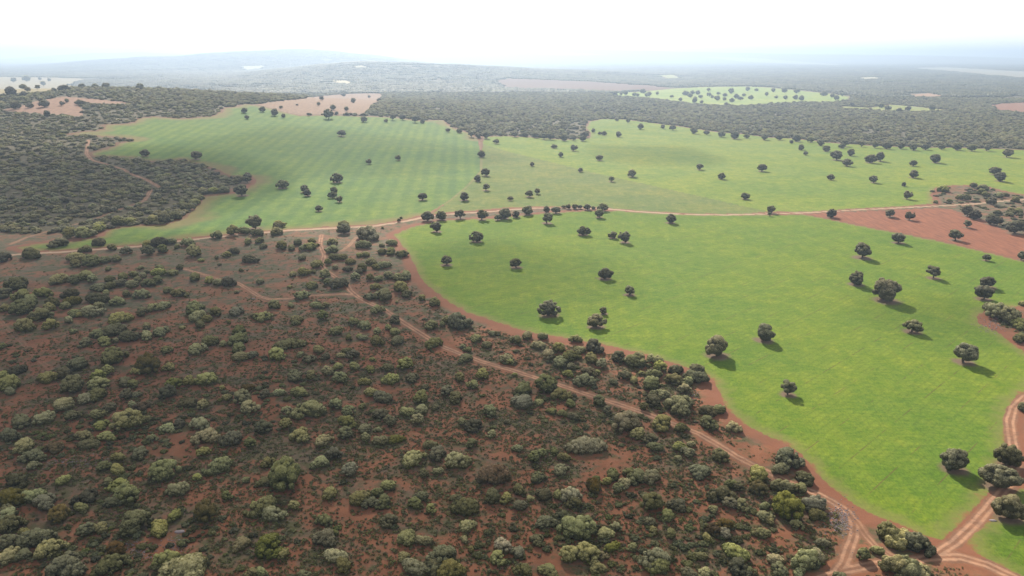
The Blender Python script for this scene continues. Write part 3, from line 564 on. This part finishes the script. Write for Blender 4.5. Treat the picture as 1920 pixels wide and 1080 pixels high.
BU += T(480, 810, [(500,65,130,p),(575,170,120,d),(485,225,140),(690,295,120,p),(820,55,80,p),(940,70,110,p),(1045,50,120,y),(330,20,160),(680,15,130),(90,230,100),(230,260,150,y),(240,340,270,y),(60,370,120),(1170,200,180,p),(1350,165,150),(1490,220,150,p),(1580,220,120),(1370,300,80),(1255,325,80,p),(1310,95,110,y),(1770,20,80),(1610,95,90),(1780,320,230,o),(60,560,200),(110,610,150,p),(290,565,80),(565,465,120),(765,510,150),(900,460,110),(980,410,100,y),(960,520,130),(870,530,120),(1190,540,120),(1240,490,100),(1310,575,85,p),(1500,500,90),(1570,570,180),(1640,590,80),(510,660,120,d),(520,790,180,d),(580,760,80),(100,840,210,y),(215,915,90),(600,930,150,p),(660,1000,140),(1010,665,120),(1580,700,130,p),(1560,810,70),(1130,790,160),(1260,820,110),(1110,935,100),(1410,930,220),(1190,1010,170),(1330,1000,160),(1450,1020,200,y),(1850,850,130,p),(1810,940,120),(1880,500,100,d),(1780,490,140,d),(1610,890,60),(40,1060,90),(350,1075,80,p)])
BU += T(960, 810, [(570,70,340,'P'),(40,130,80,d),(155,200,100,d),(230,170,80,y),(320,150,80),(390,195,95,p),(360,285,130),(190,345,120,d),(930,20,120),(1050,60,100),(1070,115,100),(1250,115,100,p),(1320,155,100),(1340,95,70),(1245,200,70,d),(1560,180,130,y),(1410,290,170,d),(950,330,180),(880,310,100,p),(1030,340,150,p),(850,380,110),(760,320,120,d),(790,430,90),(710,375,80,p),(610,415,140,'T'),(430,470,150,p),(340,480,90),(480,540,110,'Y'),(240,480,130,d),(50,440,110,d),(50,560,100,d),(135,500,70,p),(1060,540,170,y),(1170,630,120,'Y'),(1240,540,150,d),(1580,470,180,y),(1650,400,100),(1700,420,80),(1640,545,110,p),(1720,540,110),(1510,580,80),(250,670,160),(385,625,120,d),(510,720,270),(450,740,150),(700,755,130,p),(770,720,90,p),(1035,690,90,p),(1060,745,80),(1195,770,90,y),(1510,740,110,o),(1600,700,130,o),(1590,760,110,p),(1460,800,80,p),(185,810,110),(50,910,110,p),(420,920,150),(560,900,180),(650,920,110,p),(760,860,110,y),(900,870,80),(1100,960,180,p),(1110,1010,150),(1410,940,80),(1680,900,170),(1690,1000,160,d),(1780,1050,90,y),(1440,1060,110,p),(1320,1060,120,p),(100,1050,130),(270,1030,150),(640,1010,120),(1850,320,170),(1850,430,130,o),(1880,640,100),(1870,760,120),(1890,560,80)])
BU += T(1440, 810, [(130,190,200,d),(60,290,130,p),(280,350,140,d),(275,415,95,p),(110,410,150),(140,570,220,y),(350,540,180,p),(360,620,130,y),(215,700,90),(10,670,80),(410,840,90),(40,960,110,p),(255,970,210),(370,930,120,p),(480,1060,100),(80,1060,130),(230,1060,90,p),(720,935,100,d),(850,880,80,d),(905,760,170),(985,800,200),(1110,830,200,d),(900,970,170),(1050,1030,200),(1130,1060,160)])
BU += [(1860,580,28,p),(1872,590,36,p),(1892,600,34,'g'),(1912,607,34,'g'),(1917,570,14,d),(1913,636,24,'g'),(1917,765,20,d),(1768,356,18,d),(1772,351,8,d),(1824,347,11,d),(1842,353,18,d),(1748,359,7,d),(1754,380,8,d),(1780,377,9,d),(1800,372,12,d),(1812,374,14,d),(1826,378,7,d),(1838,362,14,d),(1846,366,12,d),(1872,368,14,d),(1885,366,12,d),(1858,380,15,d),(1895,397,14,d),(1910,396,14,d),(1870,400,12,d),(1893,403,12,d),(1905,377,12,d)]
BU = [b for b in BU if b[2] > 0]
# drop double readings where the tiles overlap
kept = []
for b in sorted(BU, key=lambda b: -b[2]):
    if all(math.hypot(b[0]-k[0], (b[1]-k[1])*1.2) > .30*max(b[2], k[2]) or k[2] > 1.9*b[2] for k in kept): kept.append(b)
BU = kept

# ------------------------------------------------------------------ labels from what stands beside each thing
ORD = ['nearest', 'second', 'third', 'fourth', 'fifth', 'sixth', 'seventh', 'eighth', 'ninth', 'tenth', 'eleventh', 'twelfth', 'thirteenth', 'fourteenth', 'fifteenth', 'sixteenth', 'seventeenth', 'eighteenth', 'nineteenth', 'twentieth']+['farther']*60
def relate(items, anchors, noun):
    """items: (px, py, look, size); returns a label for each, counted outward from the closest landmark"""
    cells = {}
    for i, it in enumerate(items):
        k = min(range(len(anchors)), key=lambda k: math.hypot(it[0]-anchors[k][0], (it[1]-anchors[k][1])*1.8)*(1 if it[1] > 240 else 1))
        dx = it[0]-anchors[k][0]; dy = (it[1]-anchors[k][1])*1.8
        s = ('right of' if dx > 0 else 'left of') if abs(dx) > abs(dy) else ('in front of' if dy > 0 else 'beyond')
        cells.setdefault((k, s), []).append((math.hypot(dx, dy), i))
    out = [None]*len(items)
    for (k, s), L in cells.items():
        for q, (dd, i) in enumerate(sorted(L)): out[i] = f"{items[i][2]}, {ORD[q]} {s} {anchors[k][2]}"
    for t_ in out:
        if len(t_.split()) > 16: print('LONG', t_)
    return out

BA = [(1100,828,'the silvery oval thicket'),(544,641,'the long dark oval bush'),(655,552,'the fork of the scrub tracks'),(1735,1045,'the lower right track junction'),(690,440,'the broad grey oak beside the road'),
 (652,790,'the bright green bush'),(211,671,"the big round dark bush"),(352,1065,"the largest pale bottom-edge bush"),(538,893,'the wide yellow-green thicket'),(1306,705,'the two dark field-edge oaks'),(855,604,"the dark clump above the track"),
 (1475,952,"the large olive-brown bush"),(130,866,'the upper left stone patch'),(285,1032,'the lower stone patch'),(280,688,'the golden-topped bush'),(819,642,'the bush at the track bend'),(59,477,"the dark bush under the road"),
 (1112,914,'the tall brown-green bush'),(1474,857,"the field corner's big dark oak"),(610,1000,'the tall dark double bush'),(925,890,'the wide ochre bush'),(185,455,"the left field end's dark oak"),(300,460,"the clumps on the left road"),
 (430,530,"the three-part dark bush"),(120,545,"the dark far-left bush"),(225,590,"the flat-topped left bush"),(375,560,"the bare upper left gap"),(1220,745,"the long grey trackside thicket"),(1000,720,"the diagonal track's middle"),
 (980,745,"the pale bush below the track"),(130,790,'the small bushes at the left edge'),(360,800,'the silvery bushes left of centre'),(840,1050,"the domed bottom thicket"),(1560,370,"the red field's tip"),(1860,590,'the stony island in the green field'),
 (1830,375,"the grey scrub corner"),(330,370,"the left wood's pointed corner"),(150,435,"the striped field's narrow end"),(480,560,'the pale boulders'),(740,480,"the big field's upper left notch"),(1250,967,"the lower lime green bush"),(1590,985,'the purplish stones in the track bend'),(60,935,"the glossy left-edge bush"),(1380,1000,"the lower right pale bushes"),(500,735,'the middle of the left scrub'),(1000,930,"the small round bottom bush")]
LOOK = {'g': 'grey-green', 'd': 'dark green', 'p': 'silvery pale', 'y': 'yellow-green', 'o': 'ochre-topped', 'Y': 'bright yellow-green', 'L': 'long dark', 'P': 'silvery oval', 'T': 'tall brown-green'}
bx_ = np.array([b[0] for b in BU]); by_ = np.array([b[1]+b[2]*.17 for b in BU])
bgx, bgy = ground(bx_, by_); bgz = terrain(bgx, bgy)
bw = .94*np.array([b[2] for b in BU])*np.hypot(np.hypot(bgx, bgy), CH-bgz)/F
def tdist(x_, y_): q_ = land(np.stack([x_, y_], 1)); return q_[2]*np.where(q_[3] >= 0, np.array([t[1] for t in TR])[q_[3]], 1.)
t0_ = tdist(bgx, bgy); need = bw*.38+1.0-t0_; gxd = tdist(bgx+.5, bgy)-tdist(bgx-.5, bgy); gyd = tdist(bgx, bgy+.5)-tdist(bgx, bgy-.5)
nn_ = np.maximum(np.hypot(gxd, gyd), .3); mv = np.clip(need, 0, 2.6)*(t0_ < 20)      # bushes stand beside the wheel tracks, not in them
bgx = bgx+gxd/nn_*mv; bgy = bgy+gyd/nn_*mv
bgz = terrain(bgx, bgy)
order = sorted(range(len(BU)), key=lambda i: -BU[i][2])
single = order[:300]; rest = order[300:]
items = []
for i in single:
    b = BU[i]; sz = 'broad' if b[2] > 36 else ('small' if b[2] < 22 else 'rounded')
    items.append((b[0], b[1], f"{sz} {LOOK[b[3]]} oak bush" if b[3] in 'gdp' else f"{LOOK[b[3]]} bush"))
labs = relate(items, BA, 'bush')
SPECIAL = {(1102,828): 'large silvery oval oak thicket alone on bare red earth below the diagonal track', (544,641): 'long dark oval oak thicket with flat pale top, alone left of centre', (691,440): 'very broad blue-grey oak with rounded top beside the dirt road',
 (652,790): 'bright lime green bush, the brightest in the middle of the scrub', (211,671): 'big round dark oak bush with lit right shoulder at the far left', (350,1067): 'largest pale grey-green oak bush cut by the bottom edge', (540,895): 'wide yellow-green thicket of many domes in the lower left scrub', (1306,709): 'lower and larger of two dark oaks at the field edge bend',
 (855,604): 'wide very dark oak clump between the diagonal track and big field', (1475,952): 'large olive-brown bush near the lower field corner', (282,687): 'golden-topped wide bush in the left scrub', (819,642): 'large round bush right beside the bend of the diagonal track', (59,477): 'dark oak bush just below the left end of the road',
 (1112,914): 'tall brown-green conical bush in the lower middle scrub', (1472,857): 'largest dark oak at the lower corner of the big green field', (610,1007): 'tall dark double bush standing over bare red earth near the bottom', (925,890): 'wide flat ochre bush in the lower middle scrub'}
for (sx, sy), tx_ in SPECIAL.items():
    k = min(range(len(single)), key=lambda q: math.hypot(BU[single[q]][0]-sx, BU[single[q]][1]-sy)-BU[single[q]][2]*.2); labs[k] = tx_
seen = set()
for k, i in enumerate(single):
    b = BU[i]; R0 = bw[i]/2; kd = b[3]; g = np.random.default_rng(i+5)
    if kd in 'LP': me = LONGB[k % 3]; s = (R0, R0, R0); rot = g.uniform(-.15, .15)-math.atan2(bgx[i], bgy[i])
    else: me = BUSH[int(g.integers(8))]; e = g.uniform(.88, 1.12); s = (R0*e, R0/e, R0*(1.25 if kd == 'T' else g.uniform(.82, 1.05))); rot = g.uniform(0, 6.28)
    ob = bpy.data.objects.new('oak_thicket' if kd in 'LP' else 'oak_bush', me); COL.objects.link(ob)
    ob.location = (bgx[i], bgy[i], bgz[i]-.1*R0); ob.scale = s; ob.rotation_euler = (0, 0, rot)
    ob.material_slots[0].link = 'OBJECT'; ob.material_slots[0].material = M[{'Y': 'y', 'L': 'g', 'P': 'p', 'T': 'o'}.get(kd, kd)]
    ob['label'] = labs[k]; ob['category'] = 'bush'; ob['group'] = 'oak bushes of the red scrubland'
# the many smaller bushes of the same scrub, beyond the three hundred largest
pts = [(bgx[i], bgy[i], bgz[i]) for i in rest]
scatter('scrub_bushes', 'smaller oak bushes dotted through the red scrubland', pts, [[bw[i]/2]*3 for i in rest], rng.uniform(0, 6.28, len(rest)), BUSH, rng.integers(0, 8, len(rest)), 'bushes')

# ------------------------------------------------------------------ the trees that stand one by one
TA = [(1510,402,"the red ploughed triangle's tip"),(800,405,'the left end of the roadside hedge'),(1128,392,'the right end of the roadside hedge'),(900,325,'the bend of the grassy path'),(1106,240,"the wood corner above the fields"),(1850,590,'the stony scrub island'),(1790,870,"the lone long-shadowed oak"),
 (1344,650,'the broad pale-topped oak'),(1662,545,'the widest oak in the big field'),(640,250,"the striped field's highest lone oak"),(470,345,"the left wood's pointed corner"),(600,195,"the pinkish bare field's middle"),(1280,180,"the distant dotted field's left half"),(1420,178,"the distant dotted field's middle"),(1560,183,"the distant dotted field's right end"),(50,158,'the straw coloured hill field'),(180,165,'the hill crest at left'),(90,200,'the pink fallow patch'),
 (1570,292,"the largest upper right oak"),(1870,325,'the pair of oaks at the right edge'),(1748,358,'the left tip of the grey scrub'),(1791,445,'the large oak on the ploughed field'),(1300,355,'the middle of the diagonal path'),(1035,575,"the big field's lowest left oak"),(860,470,"the big field's upper left curve"),(1160,440,'the pair of oaks near the road'),(1185,325,'the dark oak by the diagonal path'),(700,305,'the small tree among the stripes'),(620,360,"the oak row among the stripes"),(1720,205,'the small distant strip in the wood'),
 (1300,242,"the upper field's wood edge"),(1700,275,"the wood edge's right stretch"),(1040,256,"the wood edge's middle stretch"),(820,226,"the striped field's top edge"),(640,430,'the road under the striped field'),(510,210,"the striped field's top left tip"),(1720,520,"the big field's right centre")]
tz = terrain(tx, ty); titems = []
for t in TREES:
    sz = 'large' if t[2] > 33 else ('medium' if t[2] > 19 else ('small' if t[2] > 11 else 'tiny'))
    titems.append((t[0], t[1], f"{sz} dark holm oak"))
tlabs = relate(titems, TA, 'tree')
TSPEC = {(1790,858): 'lone tall oak casting a long shadow beside the lower right track', (1344,644): 'broad pale-topped oak low in the big green field', (1662,541): 'widest double-crowned oak in the middle of the big field', (640,247): 'lone oak high in the striped field', (1892,853): 'flat-topped oak leaning over the track at the right edge', (1872,887): 'wide dark oak between field and track at the right edge', (1890,947): 'round oak on the grass strip below the track fork at right', (1477,724): 'lowest oak of the big field, with short shadow to its right', (1030,572): 'dark oak farthest left low in the big field'}
for (sx, sy), s in TSPEC.items():
    k = min(range(len(TREES)), key=lambda q: math.hypot(TREES[q][0]-sx, TREES[q][1]-sy)); tlabs[k] = s
for k, t in enumerate(TREES):
    g = np.random.default_rng(k+900); v = int(g.integers(10)); R0 = max(tw[k]/2, .8)*.90; e = g.uniform(.86, 1.16)
    root = bpy.data.objects.new('holm_oak', None); COL.objects.link(root); root.empty_display_size = .5
    root.location = (tx[k], ty[k], tz[k]); root.scale = (R0*e, R0/e, R0*g.uniform(.84, 1.0)); root.rotation_euler = (0, 0, g.uniform(0, 6.28))
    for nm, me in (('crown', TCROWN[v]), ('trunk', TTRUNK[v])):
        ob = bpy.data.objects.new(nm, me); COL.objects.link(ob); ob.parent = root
    root['label'] = tlabs[k]; root['category'] = 'tree'; root['group'] = 'holm oaks standing singly in the fields and along their edges'

# ------------------------------------------------------------------ woods: too many trees to count
def usable(Pn, margin=2.5):
    r_, e_, t_, _, s_ = land(Pn)
    return (r_ == -1) & (e_ < -margin) & ((t_ > 2.0) | (s_ < .3))
Wp = wedge(150000, 430, 2700); z = terrain(Wp[:, 0], Wp[:, 1]); qx, qy = to_px(Wp[:, 0], Wp[:, 1], z)
left = (qx < 520) & (qy > 205)
keep = is_wood(Wp, qx, qy) & usable(Wp, 3.2) & (left | (vnoise(Wp, .02, 3)+.6*vnoise(Wp, .07, 33)+rng.uniform(-.3, .7, len(Wp)) > -.0) | (rng.uniform(0, 1, len(Wp)) < .12))
Wp = Wp[keep]; z = z[keep]; left = left[keep]; n_ = len(Wp)
# thin out overlaps on a grid
cell = np.floor(Wp/np.where(left, 3.6, 5.2)[:, None]).astype(int); _, fi = np.unique(cell[:, 0]*100003+cell[:, 1], return_index=True)
Wp = Wp[fi]; z = z[fi]; left = left[fi]; n_ = len(Wp)
rad = np.where(left, rng.uniform(1.3, 3.3, n_)*np.where(rng.uniform(0, 1, n_) < .12, 1.5, 1), rng.uniform(1.7, 4.2, n_)*np.where(rng.uniform(0, 1, n_) < .1, 1.35, 1))
print('wood trees', n_)
scatter('woodland', 'dense grey-green holm oak wood beyond the fields', np.column_stack([Wp, z-.15*rad]), np.column_stack([rad*1.05, rad, rad*np.where(left, .75, .95)]), rng.uniform(0, 6.28, n_), LOWT, rng.integers(0, 4, n_), 'wood')
gx_, gy_ = np.meshgrid(np.arange(-8500, 8501, 44.), np.arange(2450, 10500, 44.)); Cp = np.stack([gx_.ravel(), gy_.ravel()], 1)+rng.uniform(-24, 24, (gx_.size, 2))
Cp = Cp[np.abs(np.arctan2(Cp[:, 0], Cp[:, 1])) < R(38)]; Cp = Cp[np.hypot(Cp[:, 0], Cp[:, 1]) > 2680]
r_, e_, _, _, _ = land(Cp)
keep = (r_ == -1) & (e_ < -22)
keep &= rng.uniform(0, 1, len(Cp)) < np.clip(1.15+vnoise(Cp, .004, 9)*1.3-(Cp[:, 1]-3000)/16000, .25, 1)
Cp = Cp[keep]; cz = terrain(Cp[:, 0], Cp[:, 1]); print('clumps', len(Cp))
scatter('distant_woodland', 'far holm oak woods fading into haze toward the skyline', np.column_stack([Cp, cz-.6]), np.ones((len(Cp), 3))*rng.uniform(.9, 1.15, (len(Cp), 1)), np.column_stack([np.arctan((terrain(Cp[:, 0], Cp[:, 1]+20)-terrain(Cp[:, 0], Cp[:, 1]-20))/40), -np.arctan((terrain(Cp[:, 0]+20, Cp[:, 1])-terrain(Cp[:, 0]-20, Cp[:, 1]))/40)]), CLUMP, rng.integers(0, 8, len(Cp)), 'wood')

# ------------------------------------------------------------------ undergrowth of the red scrub
Up = wedge(230000, 128, 560, 37); z = terrain(Up[:, 0], Up[:, 1]); qx, qy = to_px(Up[:, 0], Up[:, 1], z)
dn_ = np.clip((qy-540)/260+.0004*(qx-300), 0.03, 1)*np.clip(.85+vnoise(Up, .12, 4)*1.3+vnoise(Up, .6, 5)*.5, .06, 1)
keep = ~is_wood(Up, qx, qy) & usable(Up, 8) & (rng.uniform(0, 1, len(Up)) < dn_)
Up = Up[keep]; z = z[keep]; n_ = len(Up); s = rng.uniform(.17, .50, n_)*np.where(rng.uniform(0, 1, n_) < .1, 1.5, 1)
print('tufts', n_)
scatter('tussocks', 'low dark green tussocks over red earth', np.column_stack([Up, z]), np.column_stack([s*1.25, s*1.25, s]), rng.uniform(0, 6.28, n_), TUFT, rng.integers(0, 3, n_), 'undergrowth')
Sp = wedge(15000, 135, 520, 37); z = terrain(Sp[:, 0], Sp[:, 1]); qx, qy = to_px(Sp[:, 0], Sp[:, 1], z)
dn_ = np.clip((qy-590)/220, 0.0, 1)*np.clip(.10+vnoise(Sp, .055, 14)*1.6, .03, 1)
isl = inside(Sp, ISLW)
keep = (~is_wood(Sp, qx, qy)) & usable(Sp, 6) & ((rng.uniform(0, 1, len(Sp)) < dn_) | (isl & (rng.uniform(0, 1, len(Sp)) < .2)))
Sp = Sp[keep]; z = z[keep]; n_ = len(Sp); s = rng.uniform(.45, 1.3, n_); print('shrubs', n_)
scatter('low_shrubs', 'knee high grey-green shrubs between the oak bushes', np.column_stack([Sp, z]), np.column_stack([s*1.15, s*1.15, s*.85]), rng.uniform(0, 6.28, n_), SHRUB, rng.integers(0, 3, n_), 'undergrowth')
# grey scrub corner at the right
gx2 = []
for _ in range(260):
    a, b = random.uniform(1748, 2000), random.uniform(352, 428)
    if b < 352+abs(a-1800)*.02 or b > 388+(a-1780)*.42: continue
    gx2.append((a, b))
gx2 = np.array(gx2); hx, hy = ground(gx2[:, 0], gx2[:, 1]); ok = usable(np.stack([hx, hy], 1), 2); hx, hy = hx[ok], hy[ok]; s = rng.uniform(.6, 2.0, len(hx))
scatter('field_scrub', 'grey-green scrub in the corner beside the red ploughed field', np.column_stack([hx, hy, terrain(hx, hy)]), np.column_stack([s*1.2, s*1.2, s*.8]), rng.uniform(0, 6.28, len(hx)), SHRUB, rng.integers(0, 3, len(hx)), 'undergrowth')

# ------------------------------------------------------------------ stones
sm, _, _ = mat('grey_purple_stone'); n = NT(sm); oi = n.n.new('ShaderNodeObjectInfo').outputs['Random']
n.l.new(n.mix(oi, (.15,.115,.12), (.36,.30,.32)), n.n['Principled BSDF'].inputs['Base Color']); n.n['Principled BSDF'].inputs['Roughness'].default_value = .9
def stone_mesh(name, seed):
    g = np.random.default_rng(seed); v = IC2[0]*(1+g.uniform(-.16, .16, (len(IC2[0]), 1)))*np.array([1, .8, .5]); v[:, 2] = np.maximum(v[:, 2], -.15)
    return mesh_np(name, v, [IC2[1]], {}, [sm])
STONE = [stone_mesh('stone', 300+i) for i in range(3)]
def stones(px, py, rx, ry, n, s0, s1, label):
    a = rng.normal(0, .5, (n, 2)); gx, gy = ground(px+a[:, 0]*rx, py+a[:, 1]*ry); s = rng.uniform(s0, s1, n)
    scatter('stones', label, np.column_stack([gx, gy, terrain(gx, gy)]), np.column_stack([s, s, s]), rng.uniform(0, 6.28, n), STONE, rng.integers(0, 3, n), 'stones')
stones(135, 866, 75, 13, 420, .07, .26, 'purplish grey stones strewn at the upper left of the scrub')
stones(262, 1028, 40, 18, 230, .07, .25, 'purplish grey stones strewn near the bottom left')
stones(325, 1020, 24, 15, 120, .07, .25, 'purplish grey stones right of the larger bottom left patch')
stones(1575, 975, 26, 28, 420, .08, .28, 'purplish stones heaped inside the bend of the track')
stones(1860, 608, 32, 18, 160, .12, .4, 'grey stones along the edge of the scrub island')
stones(1297, 742, 12, 7, 40, .12, .4, 'pinkish stones at the field edge bend')
for (px, py, s, lb) in [(475,560,1.2,'pale flat boulder beside the curved track'),(1117,521,.8,'white boulder beside the dark oak in the big field'),(337,997,1.4,'round grey boulder in the lower left scrub'),(1594,532,.9,'pale boulder under an oak in the big field'),(1893,579,.8,'white slab on the scrub island'),(82,879,.5,'small white rock below the upper left stone patch'),(555,1012,.4,'small white rock on bare earth near the bottom'),(1862,976,1.0,'long pale stone beside the right track fork')]:
    gx, gy = ground(px, py); ob = bpy.data.objects.new('boulder', STONE[0]); COL.objects.link(ob); ob.location = (float(gx), float(gy), float(terrain(gx, gy))); ob.scale = (s, s*.7, s*.5)
    ob['label'] = lb; ob['category'] = 'rock'; ob['group'] = 'pale boulders'

# ------------------------------------------------------------------ clouds high above, out of the picture: they shade the scrub
cm, _, _ = mat('cloud_vapour'); cn = cm.node_tree.nodes; cn.remove(cn['Principled BSDF'])
pv = cn.new('ShaderNodeVolumeScatter'); pv.inputs['Color'].default_value = (1, 1, 1, 1); pv.inputs['Density'].default_value = .0085; pv.inputs['Anisotropy'].default_value = .3
cm.node_tree.links.new(pv.outputs[0], cn['Material Output'].inputs['Volume'])
CLOUD_Z = 1000.
def cloud(spots, label, thick=55):
    import bmesh
    V = []; Fc = []; off = 0; iv, ifc = ico(3)
    for (px, py, rx, ry) in spots:
        gx, gy = (float(q) for q in ground(px, py)); hs = CLOUD_Z/math.tan(SUN_EL)
        c = np.array([gx+math.sin(SUN_AZ)*hs, gy+math.cos(SUN_AZ)*hs, CLOUD_Z])
        lump = 1+.10*np.sin(iv[:, :1]*5+px)+.08*np.sin(iv[:, 1:2]*7+py)
        V.append(iv*lump*np.array([rx, ry, thick])+c); Fc.append(ifc+off); off += len(iv)
    ob = bpy.data.objects.new('cloud', mesh_np('cloud', np.concatenate(V), [np.concatenate(Fc)], {}, [cm])); COL.objects.link(ob)
    ob['kind'] = 'structure'; ob['label'] = label
cloud([(150,900,230,110)], 'low cloud above the left scrub')
cloud([(-100,620,260,170)], 'low cloud left of the scrub')
cloud([(120,350,230,110)], 'low cloud above the left wood', 85)
cloud([(600,290,200,170)], 'thin cloud above the striped field', 16)
cloud([(1790,600,45,35)], 'unseen wisp of cloud added to shade the scrub island', 14)  # extra cloud out of view, added to darken the field around the island
cloud([(900,520,95,90)], 'thin cloud above the left of the big field', 16)
cloud([(1230,292,85,110)], 'small cloud above the upper field', 14)

# ------------------------------------------------------------------ haze
import bmesh
bm = bmesh.new(); bmesh.ops.create_cube(bm, size=1); hm = bpy.data.meshes.new('haze'); bm.to_mesh(hm); bm.free()
hz = bpy.data.objects.new('haze', hm); COL.objects.link(hz); hz.scale = (108000, 108000, 276); hz.location = (0, 0, 276/2-6)
hz['kind'] = 'stuff'; hz['label'] = 'pale blue summer haze lying over the whole plain'; hz['category'] = 'haze'
hmat, _, _ = mat('haze_air'); hn = hmat.node_tree.nodes; hn.remove(hn['Principled BSDF'])
hv = hn.new('ShaderNodeVolumePrincipled'); hv.inputs['Color'].default_value = (.58, .75, 1, 1); hv.inputs['Density'].default_value = 1.5e-4; hv.inputs['Anisotropy'].default_value = .5
hmat.node_tree.links.new(hv.outputs[0], hn['Material Output'].inputs['Volume']); hm.materials.append(hmat)
print('trees', len(TREES), 'bushes', len(BU))
